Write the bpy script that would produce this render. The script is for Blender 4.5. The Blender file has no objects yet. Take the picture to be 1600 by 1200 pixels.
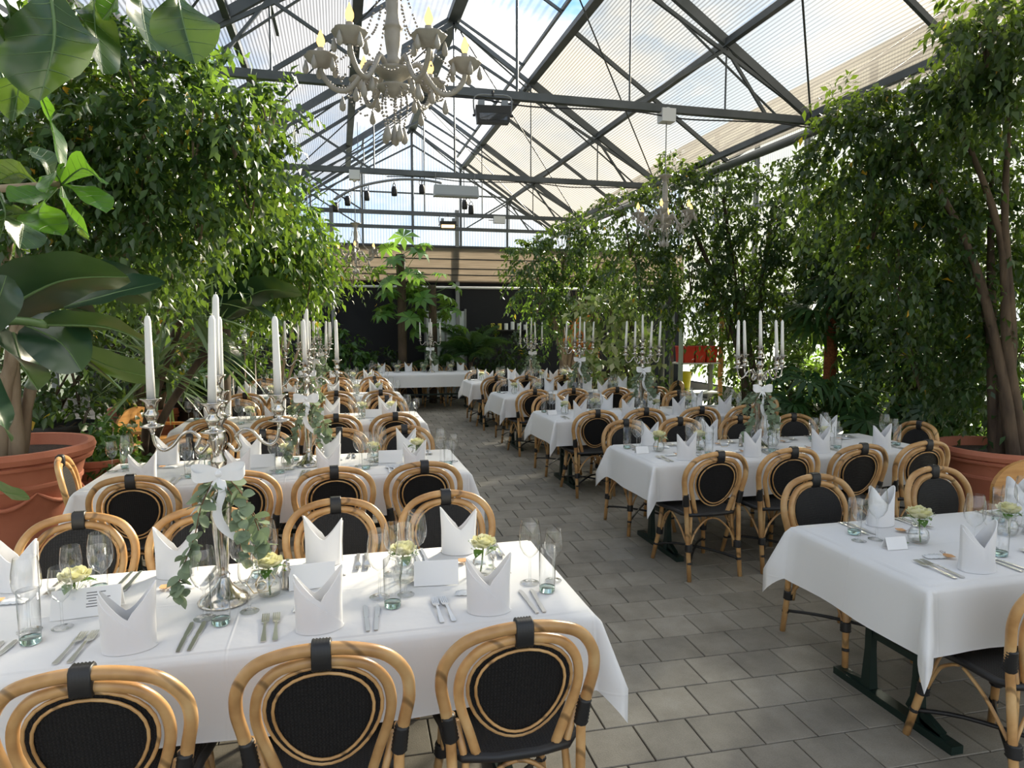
import bpy, bmesh, math, random
import numpy as np
from mathutils import Vector, Matrix
random.seed(7); RNG = np.random.default_rng(11)
SC = bpy.context.scene; COL = SC.collection; PI = math.pi; R = math.radians
# ------------------------------------------------------------------ camera, sky, sun, exposure
CAMH = 1.76; FPX = 1069.0; YAW = R(14.2); PITCH = R(5.05)
cam = bpy.data.objects.new('camera', bpy.data.cameras.new('camera')); COL.objects.link(cam)
cam.location = (0, 0, CAMH); cam.rotation_euler = (PI/2-PITCH, 0, -YAW)
cam.data.sensor_width = 36; cam.data.lens = FPX/1600*36; cam.data.clip_start = .05; cam.data.clip_end = 300
SC.camera = cam
vs = SC.view_settings
vs.view_transform = 'Standard'; vs.look = 'None'; vs.gamma = 1; vs.use_curve_mapping = False; vs.exposure = 1.72
SUN_AZ, SUN_EL, SUN_E, SKY_E = 45, 26.5, 12.5, .9
wd = bpy.data.worlds.new('sky'); SC.world = wd; wd.use_nodes = True
nt = wd.node_tree; nt.nodes.clear()
def wn(t, **k):
    n = nt.nodes.new(t)
    for a, b in k.items(): setattr(n, a, b)
    return n
tc = wn('ShaderNodeTexCoord'); sep = wn('ShaderNodeSeparateXYZ'); nt.links.new(tc.outputs['Generated'], sep.inputs[0])
rp = wn('ShaderNodeValToRGB'); nt.links.new(sep.outputs['Z'], rp.inputs[0])
rp.color_ramp.elements[0].position = 0.0; rp.color_ramp.elements[0].color = (.48, .49, .50, 1)
rp.color_ramp.elements[1].position = .75; rp.color_ramp.elements[1].color = (.08, .20, .42, 1)
e = rp.color_ramp.elements.new(.25); e.color = (.15, .31, .52, 1)
ns = wn('ShaderNodeTexNoise'); ns.inputs['Scale'].default_value = 2.6; ns.inputs['Detail'].default_value = 6; ns.inputs['Roughness'].default_value = .6
mp = wn('ShaderNodeMapping'); mp.inputs['Scale'].default_value = (1, 1, 2.2); mp.inputs['Location'].default_value = (.9, 2.3, .1)
nt.links.new(tc.outputs['Generated'], mp.inputs[0]); nt.links.new(mp.outputs[0], ns.inputs['Vector'])
cr = wn('ShaderNodeValToRGB'); cr.color_ramp.elements[0].position = .41; cr.color_ramp.elements[1].position = .56
nt.links.new(ns.outputs['Fac'], cr.inputs[0])
mx = wn('ShaderNodeMix', data_type='RGBA'); nt.links.new(cr.outputs[0], mx.inputs[0]); nt.links.new(rp.outputs[0], mx.inputs[6]); mx.inputs[7].default_value = (.57, .55, .52, 1)
bg = wn('ShaderNodeBackground'); bg.inputs[1].default_value = SKY_E; nt.links.new(mx.outputs[2], bg.inputs[0])
wo = wn('ShaderNodeOutputWorld'); nt.links.new(bg.outputs[0], wo.inputs[0])
sl = bpy.data.lights.new('sun', 'SUN'); sl.energy = SUN_E; sl.angle = R(9); sl.color = (1, .93, .80)
sun = bpy.data.objects.new('sun', sl); COL.objects.link(sun); sun.location = (20, 20, 20)
sd = Vector((math.sin(R(SUN_AZ))*math.cos(R(SUN_EL)), math.cos(R(SUN_AZ))*math.cos(R(SUN_EL)), math.sin(R(SUN_EL))))
sun.rotation_euler = sd.to_track_quat('Z', 'Y').to_euler()
SC.cycles.max_bounces = 7; SC.cycles.transparent_max_bounces = 20; SC.cycles.diffuse_bounces = 3; SC.cycles.adaptive_threshold = .03; SC.cycles.glossy_bounces = 3
SC.cycles.transmission_bounces = 6; SC.cycles.sample_clamp_indirect = 6; SC.cycles.caustics_reflective = False; SC.cycles.caustics_refractive = False

# ------------------------------------------------------------------ materials
def S2L(c): return tuple((x/12.92 if x <= .04045 else ((x+.055)/1.055)**2.4) for x in c)
def rgb(r, g, b): return S2L((r/255, g/255, b/255))
class NT:
    def __init__(s, name):
        s.m = bpy.data.materials.new(name); s.m.use_nodes = True; s.t = s.m.node_tree; s.t.nodes.clear()
        s.out = s.n('ShaderNodeOutputMaterial')
    def n(s, t, ins=None, **k):
        nd = s.t.nodes.new(t)
        for a, b in k.items(): setattr(nd, a, b)
        for a, b in (ins or {}).items():
            if isinstance(b, bpy.types.NodeSocket): s.t.links.new(b, nd.inputs[a])
            else: nd.inputs[a].default_value = b
        return nd
    def done(s, sh): s.t.links.new(sh, s.out.inputs[0]); return s.m
    def ramp(s, fac, stops):
        nd = s.n('ShaderNodeValToRGB', {0: fac}); el = nd.color_ramp.elements
        el[0].position, el[0].color = stops[0][0], (*stops[0][1], 1)
        el[1].position, el[1].color = stops[-1][0], (*stops[-1][1], 1)
        for p, c in stops[1:-1]: q = el.new(p); q.color = (*c, 1)
        return nd.outputs[0]
def mat(name, col, rough=.5, metal=0, col2=None, scale=20, bump=0, bscale=None, stretch=(1, 1, 1), spec=.5, coat=0):
    N = NT(name); co = N.n('ShaderNodeTexCoord').outputs['Object']
    mpn = N.n('ShaderNodeMapping', {0: co, 3: stretch}).outputs[0]
    p = N.n('ShaderNodeBsdfPrincipled', {'Roughness': rough, 'Metallic': metal, 'Specular IOR Level': spec, 'Coat Weight': coat})
    if col2 is not None:
        f = N.n('ShaderNodeTexNoise', {'Vector': mpn, 'Scale': scale, 'Detail': 4}).outputs[0]
        N.t.links.new(N.ramp(f, [(.35, col), (.68, col2)]), p.inputs['Base Color'])
    else: p.inputs['Base Color'].default_value = (*col, 1)
    if bump:
        f = N.n('ShaderNodeTexNoise', {'Vector': mpn, 'Scale': bscale or scale, 'Detail': 3}).outputs[0]
        b = N.n('ShaderNodeBump', {'Strength': bump, 'Distance': .01, 'Height': f}).outputs[0]
        N.t.links.new(b, p.inputs['Normal'])
    return N.done(p.outputs[0])
def leafmat(name, c1, c2, c3=None, trans=.35, rough=.4, spec=.5, tcol=None, yellow=0):
    N = NT(name); g = N.n('ShaderNodeNewGeometry')
    rnd = g.outputs['Random Per Island']
    stops = [(0, c1), (.6, c2), (1, c3 or c2)]
    if yellow: stops = [(0, c1), (.55, c2), (1-yellow-.002, c3 or c2), (1-yellow, (.75, .42, .03))]
    c = N.ramp(rnd, stops)
    if yellow: N.t.nodes[-1].color_ramp.interpolation = 'LINEAR'
    p = N.n('ShaderNodeBsdfPrincipled', {'Base Color': c, 'Roughness': rough, 'Specular IOR Level': spec})
    tm = N.n('ShaderNodeMix', {0: .55, 6: c, 7: (*(tcol or (.35, .55, .04)), 1)}, data_type='RGBA')
    tr = N.n('ShaderNodeBsdfTranslucent', {0: tm.outputs[2]})
    return N.done(N.n('ShaderNodeMixShader', {0: trans, 1: p.outputs[0], 2: tr.outputs[0]}).outputs[0])
def panelmat(name, transp, tcol, pitch, clear_col, axis='X', dark=.35, streak=0):
    """twin-wall sheet: sky shows through, the webs between the walls scatter the light"""
    N = NT(name); co = N.n('ShaderNodeTexCoord').outputs['Object']
    sp = N.n('ShaderNodeSeparateXYZ', {0: co}); x = sp.outputs[axis]
    w = N.n('ShaderNodeMath', {0: x, 1: 2*PI/pitch}, operation='MULTIPLY').outputs[0]
    w = N.n('ShaderNodeMath', {0: w}, operation='SINE').outputs[0]
    f = N.n('ShaderNodeMapRange', {0: w, 1: -.2, 2: .9, 3: 0, 4: 1}).outputs[0]
    dirt = N.n('ShaderNodeTexNoise', {'Vector': co, 'Scale': .9, 'Detail': 5, 'Roughness': .65}).outputs[0]
    dr = N.n('ShaderNodeMapRange', {0: dirt, 1: .35, 2: .7, 3: 1.0, 4: .82}).outputs[0]
    tc1 = N.n('ShaderNodeMix', {0: f, 6: (*clear_col, 1), 7: (*[c*dark for c in clear_col], 1)}, data_type='RGBA').outputs[2]
    tcd = N.n('ShaderNodeMix', {0: 1.0, 6: tc1, 7: dr}, data_type='RGBA', blend_type='MULTIPLY').outputs[2]
    a = N.n('ShaderNodeBsdfTransparent', {0: tcd}).outputs[0]
    b1 = N.n('ShaderNodeMix', {0: f, 6: (*tcol, 1), 7: (*[c*.55 for c in tcol], 1)}, data_type='RGBA').outputs[2]
    b = N.n('ShaderNodeBsdfTranslucent', {0: b1}).outputs[0]
    sh = N.n('ShaderNodeMixShader', {0: 1-transp, 1: a, 2: b}).outputs[0]
    if streak:      # the flutes that run down the slope spread the sun into a band
        tg = N.n('ShaderNodeCombineXYZ', {0: .831, 1: 0.0, 2: -.557}).outputs[0]
        rf = N.n('ShaderNodeBsdfHair', {'Color': (1, .97, .9, 1), 'RoughnessU': .012, 'RoughnessV': .35, 'Tangent': tg}, component='Transmission').outputs[0]
        sh = N.n('ShaderNodeMixShader', {0: streak, 1: sh, 2: rf}).outputs[0]
    return N.done(sh)
def glassmat(name, tint=(.985, .99, .99), blend=.24, rough=.02, edge=.30):
    N = NT(name)
    lw = N.n('ShaderNodeLayerWeight', {0: blend})
    lw.inputs[0].default_value = .5
    rim = N.n('ShaderNodeMath', {0: lw.outputs['Facing'], 1: 3.2}, operation='POWER').outputs[0]
    rf = N.n('ShaderNodeMath', {0: lw.outputs['Facing'], 1: 3.6}, operation='POWER').outputs[0]
    rf = N.n('ShaderNodeMath', {0: rf, 1: blend*4.0, 2: .075}, operation='MULTIPLY_ADD').outputs[0]
    tcol = N.n('ShaderNodeMix', {0: rim, 6: (*tint, 1), 7: (edge, edge, edge, 1)}, data_type='RGBA').outputs[2]
    a = N.n('ShaderNodeBsdfTransparent', {0: tcol}).outputs[0]
    g = N.n('ShaderNodeBsdfGlossy', {'Color': (1, 1, 1, 1), 'Roughness': rough}).outputs[0]
    return N.done(N.n('ShaderNodeMixShader', {0: rf, 1: a, 2: g}).outputs[0])
def weavemat(name, scale=150, col=(.006, .006, .007), col2=(.018, .018, .020)):
    N = NT(name); co = N.n('ShaderNodeTexCoord').outputs['Object']
    ck = N.n('ShaderNodeTexChecker', {'Vector': co, 'Scale': scale}).outputs[1]
    wv = N.n('ShaderNodeTexWave', {'Vector': co, 'Scale': scale*.16, 'Distortion': 0}, bands_direction='X').outputs[1]
    h = N.n('ShaderNodeMath', {0: ck, 1: wv}, operation='MULTIPLY').outputs[0]
    c = N.n('ShaderNodeMix', {0: h, 6: (*col, 1), 7: (*col2, 1)}, data_type='RGBA').outputs[2]
    b = N.n('ShaderNodeBump', {'Strength': .8, 'Distance': .004, 'Height': h}).outputs[0]
    return N.done(N.n('ShaderNodeBsdfPrincipled', {'Base Color': c, 'Roughness': .5, 'Specular IOR Level': .3, 'Normal': b}).outputs[0])
def rattanmat(name):
    N = NT(name); co = N.n('ShaderNodeTexCoord').outputs['Object']
    g = N.n('ShaderNodeObjectInfo').outputs['Random']
    st = N.n('ShaderNodeMapping', {0: co, 3: (1, 1, 1)}).outputs[0]
    n1 = N.n('ShaderNodeTexNoise', {'Vector': st, 'Scale': 9, 'Detail': 3}).outputs[0]
    c = N.ramp(n1, [(.3, (.36, .185, .065)), (.5, (.52, .30, .12)), (.72, (.63, .42, .20))])
    n2 = N.n('ShaderNodeTexWave', {'Vector': co, 'Scale': 1.7, 'Distortion': 2.5, 'Detail': 0, 'Detail Scale': .4, 'Phase Offset': N.n('ShaderNodeMath', {0: g, 1: 20.0}, operation='MULTIPLY').outputs[0]}, bands_direction='DIAGONAL').outputs[1]
    k = N.n('ShaderNodeMapRange', {0: n2, 1: 0, 2: .012, 3: .45, 4: 1}).outputs[0]
    c = N.n('ShaderNodeMix', {0: 1.0, 6: c, 7: k}, data_type='RGBA', blend_type='MULTIPLY').outputs[2]
    hs = N.n('ShaderNodeHueSaturation', {'Color': c, 'Value': N.n('ShaderNodeMapRange', {0: g, 3: .85, 4: 1.12}).outputs[0]}).outputs[0]
    return N.done(N.n('ShaderNodeBsdfPrincipled', {'Base Color': hs, 'Roughness': .33, 'Specular IOR Level': .5}).outputs[0])
def clothmat(name, col, fine=900):
    N = NT(name); co = N.n('ShaderNodeTexCoord').outputs['Object']
    n1 = N.n('ShaderNodeTexNoise', {'Vector': co, 'Scale': 5, 'Detail': 4}).outputs[0]
    if fine:                                     # pressed ironing creases
        sp = N.n('ShaderNodeSeparateXYZ', {0: co})
        for ax, per in (('X', .595), ('Y', .41), ('Z', .135)):
            q = N.n('ShaderNodeMath', {0: sp.outputs[ax], 1: per}, operation='PINGPONG').outputs[0]
            q = N.n('ShaderNodeMapRange', {0: q, 1: 0, 2: .006, 3: .22, 4: 0}).outputs[0]
            n1 = N.n('ShaderNodeMath', {0: n1, 1: q}, operation='ADD').outputs[0]
    b = N.n('ShaderNodeBump', {'Strength': .3, 'Distance': .012, 'Height': n1}).outputs[0]
    p = N.n('ShaderNodeBsdfPrincipled', {'Base Color': (*col, 1), 'Roughness': .75, 'Specular IOR Level': .2, 'Normal': b, 'Sheen Weight': .15}).outputs[0]
    t = N.n('ShaderNodeBsdfTranslucent', {0: (*col, 1)}).outputs[0]
    return N.done(N.n('ShaderNodeMixShader', {0: .12, 1: p, 2: t}).outputs[0])
M = {}
M['rattan'] = rattanmat('rattan cane'); M['binding'] = mat('black binding', (.012, .012, .013), .45)
M['weave'] = weavemat('black weave', 190); M['mesh'] = mat('black back mesh', (.009, .009, .010), .5, bump=.3, bscale=300)
M['cloth'] = clothmat('white tablecloth', (.86, .86, .86), 1); M['napkin'] = clothmat('white napkin', (.86, .86, .87), 0)
M['steel'] = mat('stainless steel', (.74, .74, .74), .3, 1); M['silver'] = mat('silver plate', (.62, .59, .54), .16, 1, (.42, .39, .35), 35)
M['wax'] = mat('white wax', (.86, .85, .82), .45); M['satin'] = mat('white satin', (.85, .86, .88), .3)
M['glass'] = glassmat('clear glass'); M['paper'] = mat('white card', (.80, .80, .80), .6); M['ink'] = mat('grey print', (.12, .12, .12), .6)
M['gold'] = mat('gold acrylic', (.62, .50, .30), .3, .6); M['iron'] = mat('dark green cast iron', (.012, .028, .022), .4, .3)
M['board'] = mat('table board', (.30, .20, .10), .6); M['kraft'] = mat('kraft tag', (.50, .26, .11), .7, col2=(.60, .33, .15))
M['steelgrey'] = mat('galvanised grey beam', (.085, .095, .098), .5, .4, (.13, .14, .145), 3)
M['galv'] = mat('light galvanised tube', (.24, .25, .25), .45, .6); M['black'] = mat('black metal', (.012, .012, .012), .45)
M['blackwall'] = mat('matt black wall', (.006, .007, .010), .8); M['white'] = mat('white paint', (.75, .75, .74), .5)
M['slab'] = None
M['terracotta'] = mat('terracotta', (.42, .135, .075), .75, col2=(.50, .18, .105), scale=4, bump=.15, bscale=60)
M['soil'] = mat('dark soil', (.022, .015, .010), .95, col2=(.05, .03, .02), scale=60, bump=1)
M['bark'] = mat('grey brown bark', (.20, .145, .095), .85, col2=(.34, .27, .19), scale=8, bump=.6, bscale=25, stretch=(1, 1, .25))
M['darkbark'] = mat('dark bark', (.055, .038, .026), .9, col2=(.12, .085, .055), scale=10, bump=.8, bscale=30, stretch=(1, 1, .3))
M['fibre'] = mat('red brown palm fibre', (.16, .045, .02), .9, col2=(.38, .12, .04), scale=40, bump=1, bscale=60)
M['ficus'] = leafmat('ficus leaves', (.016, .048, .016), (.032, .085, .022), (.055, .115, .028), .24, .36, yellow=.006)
M['ficuslight'] = leafmat('lighter ficus leaves', (.03, .085, .016), (.07, .16, .025), (.11, .21, .035), .34, .38, yellow=.008)  # lighter leaf colour paints in the sunlight on the left fig
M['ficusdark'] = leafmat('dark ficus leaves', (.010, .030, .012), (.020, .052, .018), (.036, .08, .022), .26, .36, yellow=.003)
M['figleaf'] = leafmat('fiddle leaf', (.014, .055, .016), (.022, .070, .018), None, .18, .24, .6)
M['figlight'] = leafmat('sunlit tone fiddle leaf', (.04, .13, .02), (.07, .19, .03), None, .45, .22, .6, (.30, .62, .03))  # lighter copy of the fiddle leaf, sunlight through it put into the colour
M['banana'] = leafmat('banana leaf', (.012, .042, .020), (.017, .054, .026), None, .05, .3, .7)
M['palm'] = leafmat('palm fronds', (.016, .05, .02), (.03, .085, .03), (.05, .12, .04), .26, .36)
M['yucca'] = leafmat('yucca blades', (.10, .16, .08), (.18, .26, .13), (.30, .36, .22), .25, .34)
M['euca'] = leafmat('eucalyptus leaves', (.15, .21, .13), (.22, .285, .19), (.29, .34, .25), .2, .6, .2, (.3, .4, .15))
M['shrub'] = leafmat('shrub leaves', (.025, .075, .02), (.05, .13, .03), (.10, .22, .05), .32, .4)
M['varieg'] = leafmat('variegated leaves', (.10, .17, .05), (.34, .38, .16), (.66, .64, .40), .3, .42)
M['orange'] = leafmat('orange glow leaves', (.55, .16, .02), (.75, .30, .05), None, .4, .4, tcol=(.8, .3, .03))  # orange light put into the leaf colour
M['petal'] = leafmat('cream petals', (.78, .76, .42), (.84, .82, .55), (.86, .84, .66), .25, .6, .2, (.8, .8, .45))
M['stem'] = mat('green stem', (.10, .17, .04), .5); M['twig'] = mat('brown twig', (.16, .08, .04), .7)
M['porcelain'] = mat('aged white resin', (.30, .285, .25), .4, col2=(.38, .36, .32), scale=15); M['bead'] = mat('grey beads', (.34, .32, .30), .25, .3)
M['wood'] = mat('honey wood', (.46, .22, .06), .42, col2=(.55, .29, .09), scale=6, stretch=(1, 8, 8)); M['shade'] = None
M['red'] = mat('red plastic', (.62, .03, .012), .4); M['yellow'] = mat('yellow plastic', (.78, .68, .01), .4)
def emit(name, col, e, mixw=.0):
    N = NT(name); return N.done(N.n('ShaderNodeEmission', {0: (*col, 1), 1: e}).outputs[0])
M['bulb'] = emit('warm filament bulb', (1, .56, .16), .95); M['lamp'] = emit('warm flood tube', (1, .62, .25), 1.2)
M['panel_l'] = panelmat('twin wall sheet', .50, (.42, .42, .42), .030, (1.0, 1.0, 1.0), dark=.42)
M['panel_r'] = panelmat('twin wall sheet warm', .52, (.11, .102, .088), .030, (.90, .86, .77), dark=.5, streak=.0014)
M['panel_w'] = panelmat('wall sheet', .22, (.16, .165, .15), .06, (.85, .87, .82), 'Y', .6)
M['panel_c'] = panelmat('clear film sheet', .80, (.16, .18, .20), .09, (.97, .98, 1.0), dark=.88)
M['panel_g'] = panelmat('gable sheet', .70, (.12, .135, .15), .065, (.95, .98, 1.0), dark=.74)
M['sideglass'] = glassmat('side glazing', (.88, .92, .90), .3, .03, .6)
M['euc_tag'] = M['kraft']

# ------------------------------------------------------------------ mesh helpers
class MB:
    def __init__(s): s.v = []; s.f = []
    def add(s, vs, fs):
        o = len(s.v); s.v += [tuple(p) for p in vs]; s.f += [tuple(i+o for i in f) for f in fs]; return s
    def box(s, x0, x1, y0, y1, z0, z1):
        return s.add([(x0,y0,z0),(x1,y0,z0),(x1,y1,z0),(x0,y1,z0),(x0,y0,z1),(x1,y0,z1),(x1,y1,z1),(x0,y1,z1)],
                     [(0,3,2,1),(4,5,6,7),(0,1,5,4),(1,2,6,5),(2,3,7,6),(3,0,4,7)])
    def tube(s, pts, r, n=8, cap=True, closed=False, flat=None):
        P = [Vector(p) for p in pts]; L = len(P); rr = r if hasattr(r, '__len__') else [r]*L
        up = Vector((0, 0, 1)); rings = []; prev = None
        for i in range(L):
            a = P[(i-1) % L] if closed else P[max(i-1, 0)]; b = P[(i+1) % L] if closed else P[min(i+1, L-1)]
            t = (b-a); t = t.normalized() if t.length > 1e-9 else Vector((0, 0, 1))
            if prev is None:
                u = t.cross(up) if abs(t.z) < .95 else t.cross(Vector((0, 1, 0)))
            else: u = prev - t*prev.dot(t)
            u.normalize(); w = t.cross(u); prev = u
            fl = flat or 1
            rings.append([P[i]+(u*math.cos(2*PI*k/n)+w*math.sin(2*PI*k/n)*fl)*rr[i] for k in range(n)])
        o = len(s.v)
        for q in rings: s.v += [tuple(p) for p in q]
        for i in range(L if closed else L-1):
            j = (i+1) % L
            for k in range(n): s.f.append((o+i*n+k, o+i*n+(k+1) % n, o+j*n+(k+1) % n, o+j*n+k))
        if cap and not closed:
            s.f.append(tuple(o+k for k in reversed(range(n)))); s.f.append(tuple(o+(L-1)*n+k for k in range(n)))
        return s
    def lathe(s, prof, n=20, cx=0, cy=0, cz=0, sx=1, sy=1, wav=0, wn=6):
        o = len(s.v); L = len(prof)
        for (r, z) in prof:
            for k in range(n):
                a = 2*PI*k/n; q = r*(1+wav*math.cos(wn*a)); s.v.append((cx+q*math.cos(a)*sx, cy+q*math.sin(a)*sy, cz+z))
        for i in range(L-1):
            for k in range(n): s.f.append((o+i*n+k, o+i*n+(k+1) % n, o+(i+1)*n+(k+1) % n, o+(i+1)*n+k))
        if prof[0][0] > 1e-6: pass
        return s
    def cap_disc(s, r, z, n=20, cx=0, cy=0):
        o = len(s.v)
        for k in range(n): a = 2*PI*k/n; s.v.append((cx+r*math.cos(a), cy+r*math.sin(a), z))
        s.f.append(tuple(o+k for k in range(n))); return s
    def grid(s, fn, nu, nv):
        o = len(s.v)
        for i in range(nu+1):
            for j in range(nv+1): s.v.append(tuple(fn(i/nu, j/nv)))
        for i in range(nu):
            for j in range(nv):
                a = o+i*(nv+1)+j; s.f.append((a, a+nv+1, a+nv+2, a+1))
        return s
    def prism(s, poly, z0, z1):
        n = len(poly); o = len(s.v)
        s.v += [(x, y, z0) for x, y in poly]+[(x, y, z1) for x, y in poly]
        s.f.append(tuple(o+k for k in reversed(range(n)))); s.f.append(tuple(o+n+k for k in range(n)))
        for k in range(n): s.f.append((o+k, o+(k+1) % n, o+n+(k+1) % n, o+n+k))
        return s
    def bar(s, a, b, w, h=None):
        """rectangular bar between two points, w across, h along the up-ish normal"""
        a = Vector(a); b = Vector(b); t = (b-a).normalized(); up = Vector((0, 0, 1)) if abs(t.z) < .9 else Vector((0, 1, 0))
        u = t.cross(up).normalized()*w/2; v = u.cross(t).normalized()*(h or w)/2
        vs = [a-u-v, a+u-v, a+u+v, a-u+v, b-u-v, b+u-v, b+u+v, b-u+v]
        return s.add(vs, [(0,1,2,3),(7,6,5,4),(0,4,5,1),(1,5,6,2),(2,6,7,3),(3,7,4,0)])
    def mesh(s, name, smooth=False):
        me = bpy.data.meshes.new(name); me.from_pydata(s.v, [], s.f); me.update()
        if smooth: me.polygons.foreach_set('use_smooth', [True]*len(me.polygons))
        return me
    def build(s, name, m, parent=None, loc=(0, 0, 0), rz=0, smooth=False, auto=None):
        me = s.mesh(name, smooth or auto is not None); me.materials.append(M[m] if isinstance(m, str) else m)
        if auto is not None: me.set_sharp_from_angle(angle=R(auto))
        return link(name, me, parent, loc, rz)
def link(name, me, parent=None, loc=(0, 0, 0), rz=0):
    o = bpy.data.objects.new(name, me); COL.objects.link(o); o.location = loc; o.rotation_euler = (0, 0, rz)
    if parent is not None: o.parent = parent
    return o
def tag(o, label=None, cat=None, group=None, kind=None):
    if label: o['label'] = label
    if cat: o['category'] = cat
    if group: o['group'] = group
    if kind: o['kind'] = kind
    return o
def thing(name, label, cat, loc=(0, 0, 0), rz=0, group=None):
    o = bpy.data.objects.new(name, None); COL.objects.link(o); o.empty_display_size = .1
    o.location = loc; o.rotation_euler = (0, 0, rz); return tag(o, label, cat, group)
def copy_tree(o, parent=None):
    c = o.copy(); COL.objects.link(c)
    if parent is not None: c.parent = parent
    for ch in KIDS.get(o.name, ()): copy_tree(ch, c)
    return c
KIDS = {}
def proto(root):
    """remember a finished thing's tree so that it can be copied; the first use moves the original"""
    def walk(o):
        KIDS[o.name] = list(o.children)
        for c in o.children: walk(c)
    bpy.context.view_layer.update(); walk(root); root['_n'] = 0; return root
def place(root, loc, rz, label, group=None, scale=None):
    if root['_n'] == 0: o = root; root['_n'] = 1
    else:
        o = copy_tree(root)
    o.location = loc; o.rotation_euler = (0, 0, rz); o['label'] = label
    if group: o['group'] = group
    if scale: o.scale = (scale,)*3 if not hasattr(scale, '__len__') else scale
    return o
def struct(o): o['kind'] = 'structure'; return o
def spline(P, k=6, closed=False):
    P = [Vector(p) for p in P]; n = len(P); out = []
    for i in range(n if closed else n-1):
        if closed: a, b, c, d = P[i-1], P[i], P[(i+1) % n], P[(i+2) % n]
        else: a, b, c, d = P[max(i-1, 0)], P[i], P[i+1], P[min(i+2, n-1)]
        for j in range(k):
            t = j/k; out.append(.5*((2*b)+(c-a)*t+(2*a-5*b+4*c-d)*t*t+(3*b-a-3*c+d)*t**3))
    if not closed: out.append(P[-1])
    return out
def at(px, py, Y):
    """point of the building at depth Y seen at pixel (px,py) of the 1600x1200 frame"""
    fw = Vector((math.sin(YAW)*math.cos(PITCH), math.cos(YAW)*math.cos(PITCH), -math.sin(PITCH)))
    rt = Vector((math.cos(YAW), -math.sin(YAW), 0)); up = rt.cross(fw)
    d = fw+rt*(px-800)/FPX-up*(py-600)/FPX
    return Vector((0, 0, CAMH))+d*(Y/d.y)
# ------------------------------------------------------------------ floor
def slabmat():
    N = NT('concrete paving slab'); co = N.n('ShaderNodeNewGeometry'); pos = co.outputs['Position']
    rn = N.n('ShaderNodeMath', {0: co.outputs['Random Per Island'], 1: N.n('ShaderNodeObjectInfo').outputs['Random']}, operation='ADD').outputs[0]
    rn = N.n('ShaderNodeMath', {0: rn}, operation='FRACT').outputs[0]
    n1 = N.n('ShaderNodeTexNoise', {'Vector': pos, 'Scale': 3.5, 'Detail': 6, 'Roughness': .65}).outputs[0]
    n2 = N.n('ShaderNodeTexNoise', {'Vector': pos, 'Scale': 160, 'Detail': 2}).outputs[0]
    c = N.ramp(n1, [(.3, (.19, .170, .136)), (.55, (.268, .243, .198)), (.75, (.325, .298, .25))])
    v = N.n('ShaderNodeMapRange', {0: rn, 3: .86, 4: 1.10}).outputs[0]
    v2 = N.n('ShaderNodeMapRange', {0: n2, 1: .3, 2: .7, 3: .9, 4: 1.1}).outputs[0]
    v = N.n('ShaderNodeMath', {0: v, 1: v2}, operation='MULTIPLY').outputs[0]
    c = N.n('ShaderNodeHueSaturation', {'Color': c, 'Value': v}).outputs[0]
    b = N.n('ShaderNodeBump', {'Strength': .25, 'Distance': .004, 'Height': n2}).outputs[0]
    return N.done(N.n('ShaderNodeBsdfPrincipled', {'Base Color': c, 'Roughness': .62, 'Normal': b, 'Specular IOR Level': .35}).outputs[0])
M['slab'] = slabmat()
XL, XR_, YB, YF = -5.2, 8.6, 16.2, -3.0
floor = struct(MB().box(XL, XR_, YF, YB+.1, -.2, -.012).build('floor', mat('dark joint sand', (.02, .018, .015), .95)))
tag(floor, 'grey concrete paving slabs laid in running bond')
TW = .25; TA = R(1.5)
def slab_geo(cx, cy, g=.0029, t=.012, b=.003):
    h = TW/2-g
    return [(cx-h, cy-h, -t), (cx+h, cy-h, -t), (cx+h, cy+h, -t), (cx-h, cy+h, -t),
            (cx-h, cy-h, -b), (cx+h, cy-h, -b), (cx+h, cy+h, -b), (cx-h, cy+h, -b),
            (cx-h+b, cy-h+b, 0), (cx+h-b, cy-h+b, 0), (cx+h-b, cy+h-b, 0), (cx-h+b, cy+h-b, 0)]
SF = [(0,1,5,4),(1,2,6,5),(2,3,7,6),(3,0,4,7),(4,5,9,8),(5,6,10,9),(6,7,11,10),(7,4,8,11),(8,9,10,11)]
ca, sa = math.cos(TA), math.sin(TA); spots = []
fwx, fwy = math.sin(YAW), math.cos(YAW)
for j in range(-8, 68):
    for i in range(-26, 40):
        u = .02+(i+.5*(j % 2))*TW; v = .055+j*TW
        x = u*ca+v*sa; y = -u*sa+v*ca
        if not (XL+.2 < x < XR_-.2 and YF+.2 < y < YB-.15): continue
        d = x*fwx+y*fwy; lat = x*fwy-y*fwx
        seen = d > 1.4 and abs(lat)/d < .78 and d > 2.2
        under = (-1.5 < x < .7 and (y < 3.2)) or (x > 2.4 and y < 2.0)
        spots.append((d+(40 if not seen else 0)+(6 if under else 0), x, y))
spots.sort()
sm = bpy.data.meshes.new('paving_slab'); sm.from_pydata(slab_geo(0, 0), [], SF); sm.materials.append(M['slab'])
for d, x, y in spots[:300]:
    o = link('paving_slab', sm, floor, (x, y, 0), -TA)
V = []; F = []
for d, x, y in spots[300:]:
    o = len(V); V += [(x+p[0]*ca+p[1]*sa, y-p[0]*sa+p[1]*ca, p[2]) for p in slab_geo(0, 0)]; F += [tuple(k+o for k in f) for f in SF]
mb = MB(); mb.v = V; mb.f = F
o = mb.build('paving_slabs', 'slab', floor); o['kind'] = 'stuff'
ground = struct(MB().box(-60, 80, -40, 90, -.5, -.21).build('floor_outside', mat('lawn and gravel', (.05, .075, .03), .9, col2=(.10, .10, .08), scale=.6)))
tag(ground, 'ground outside the glazed walls')

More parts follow.
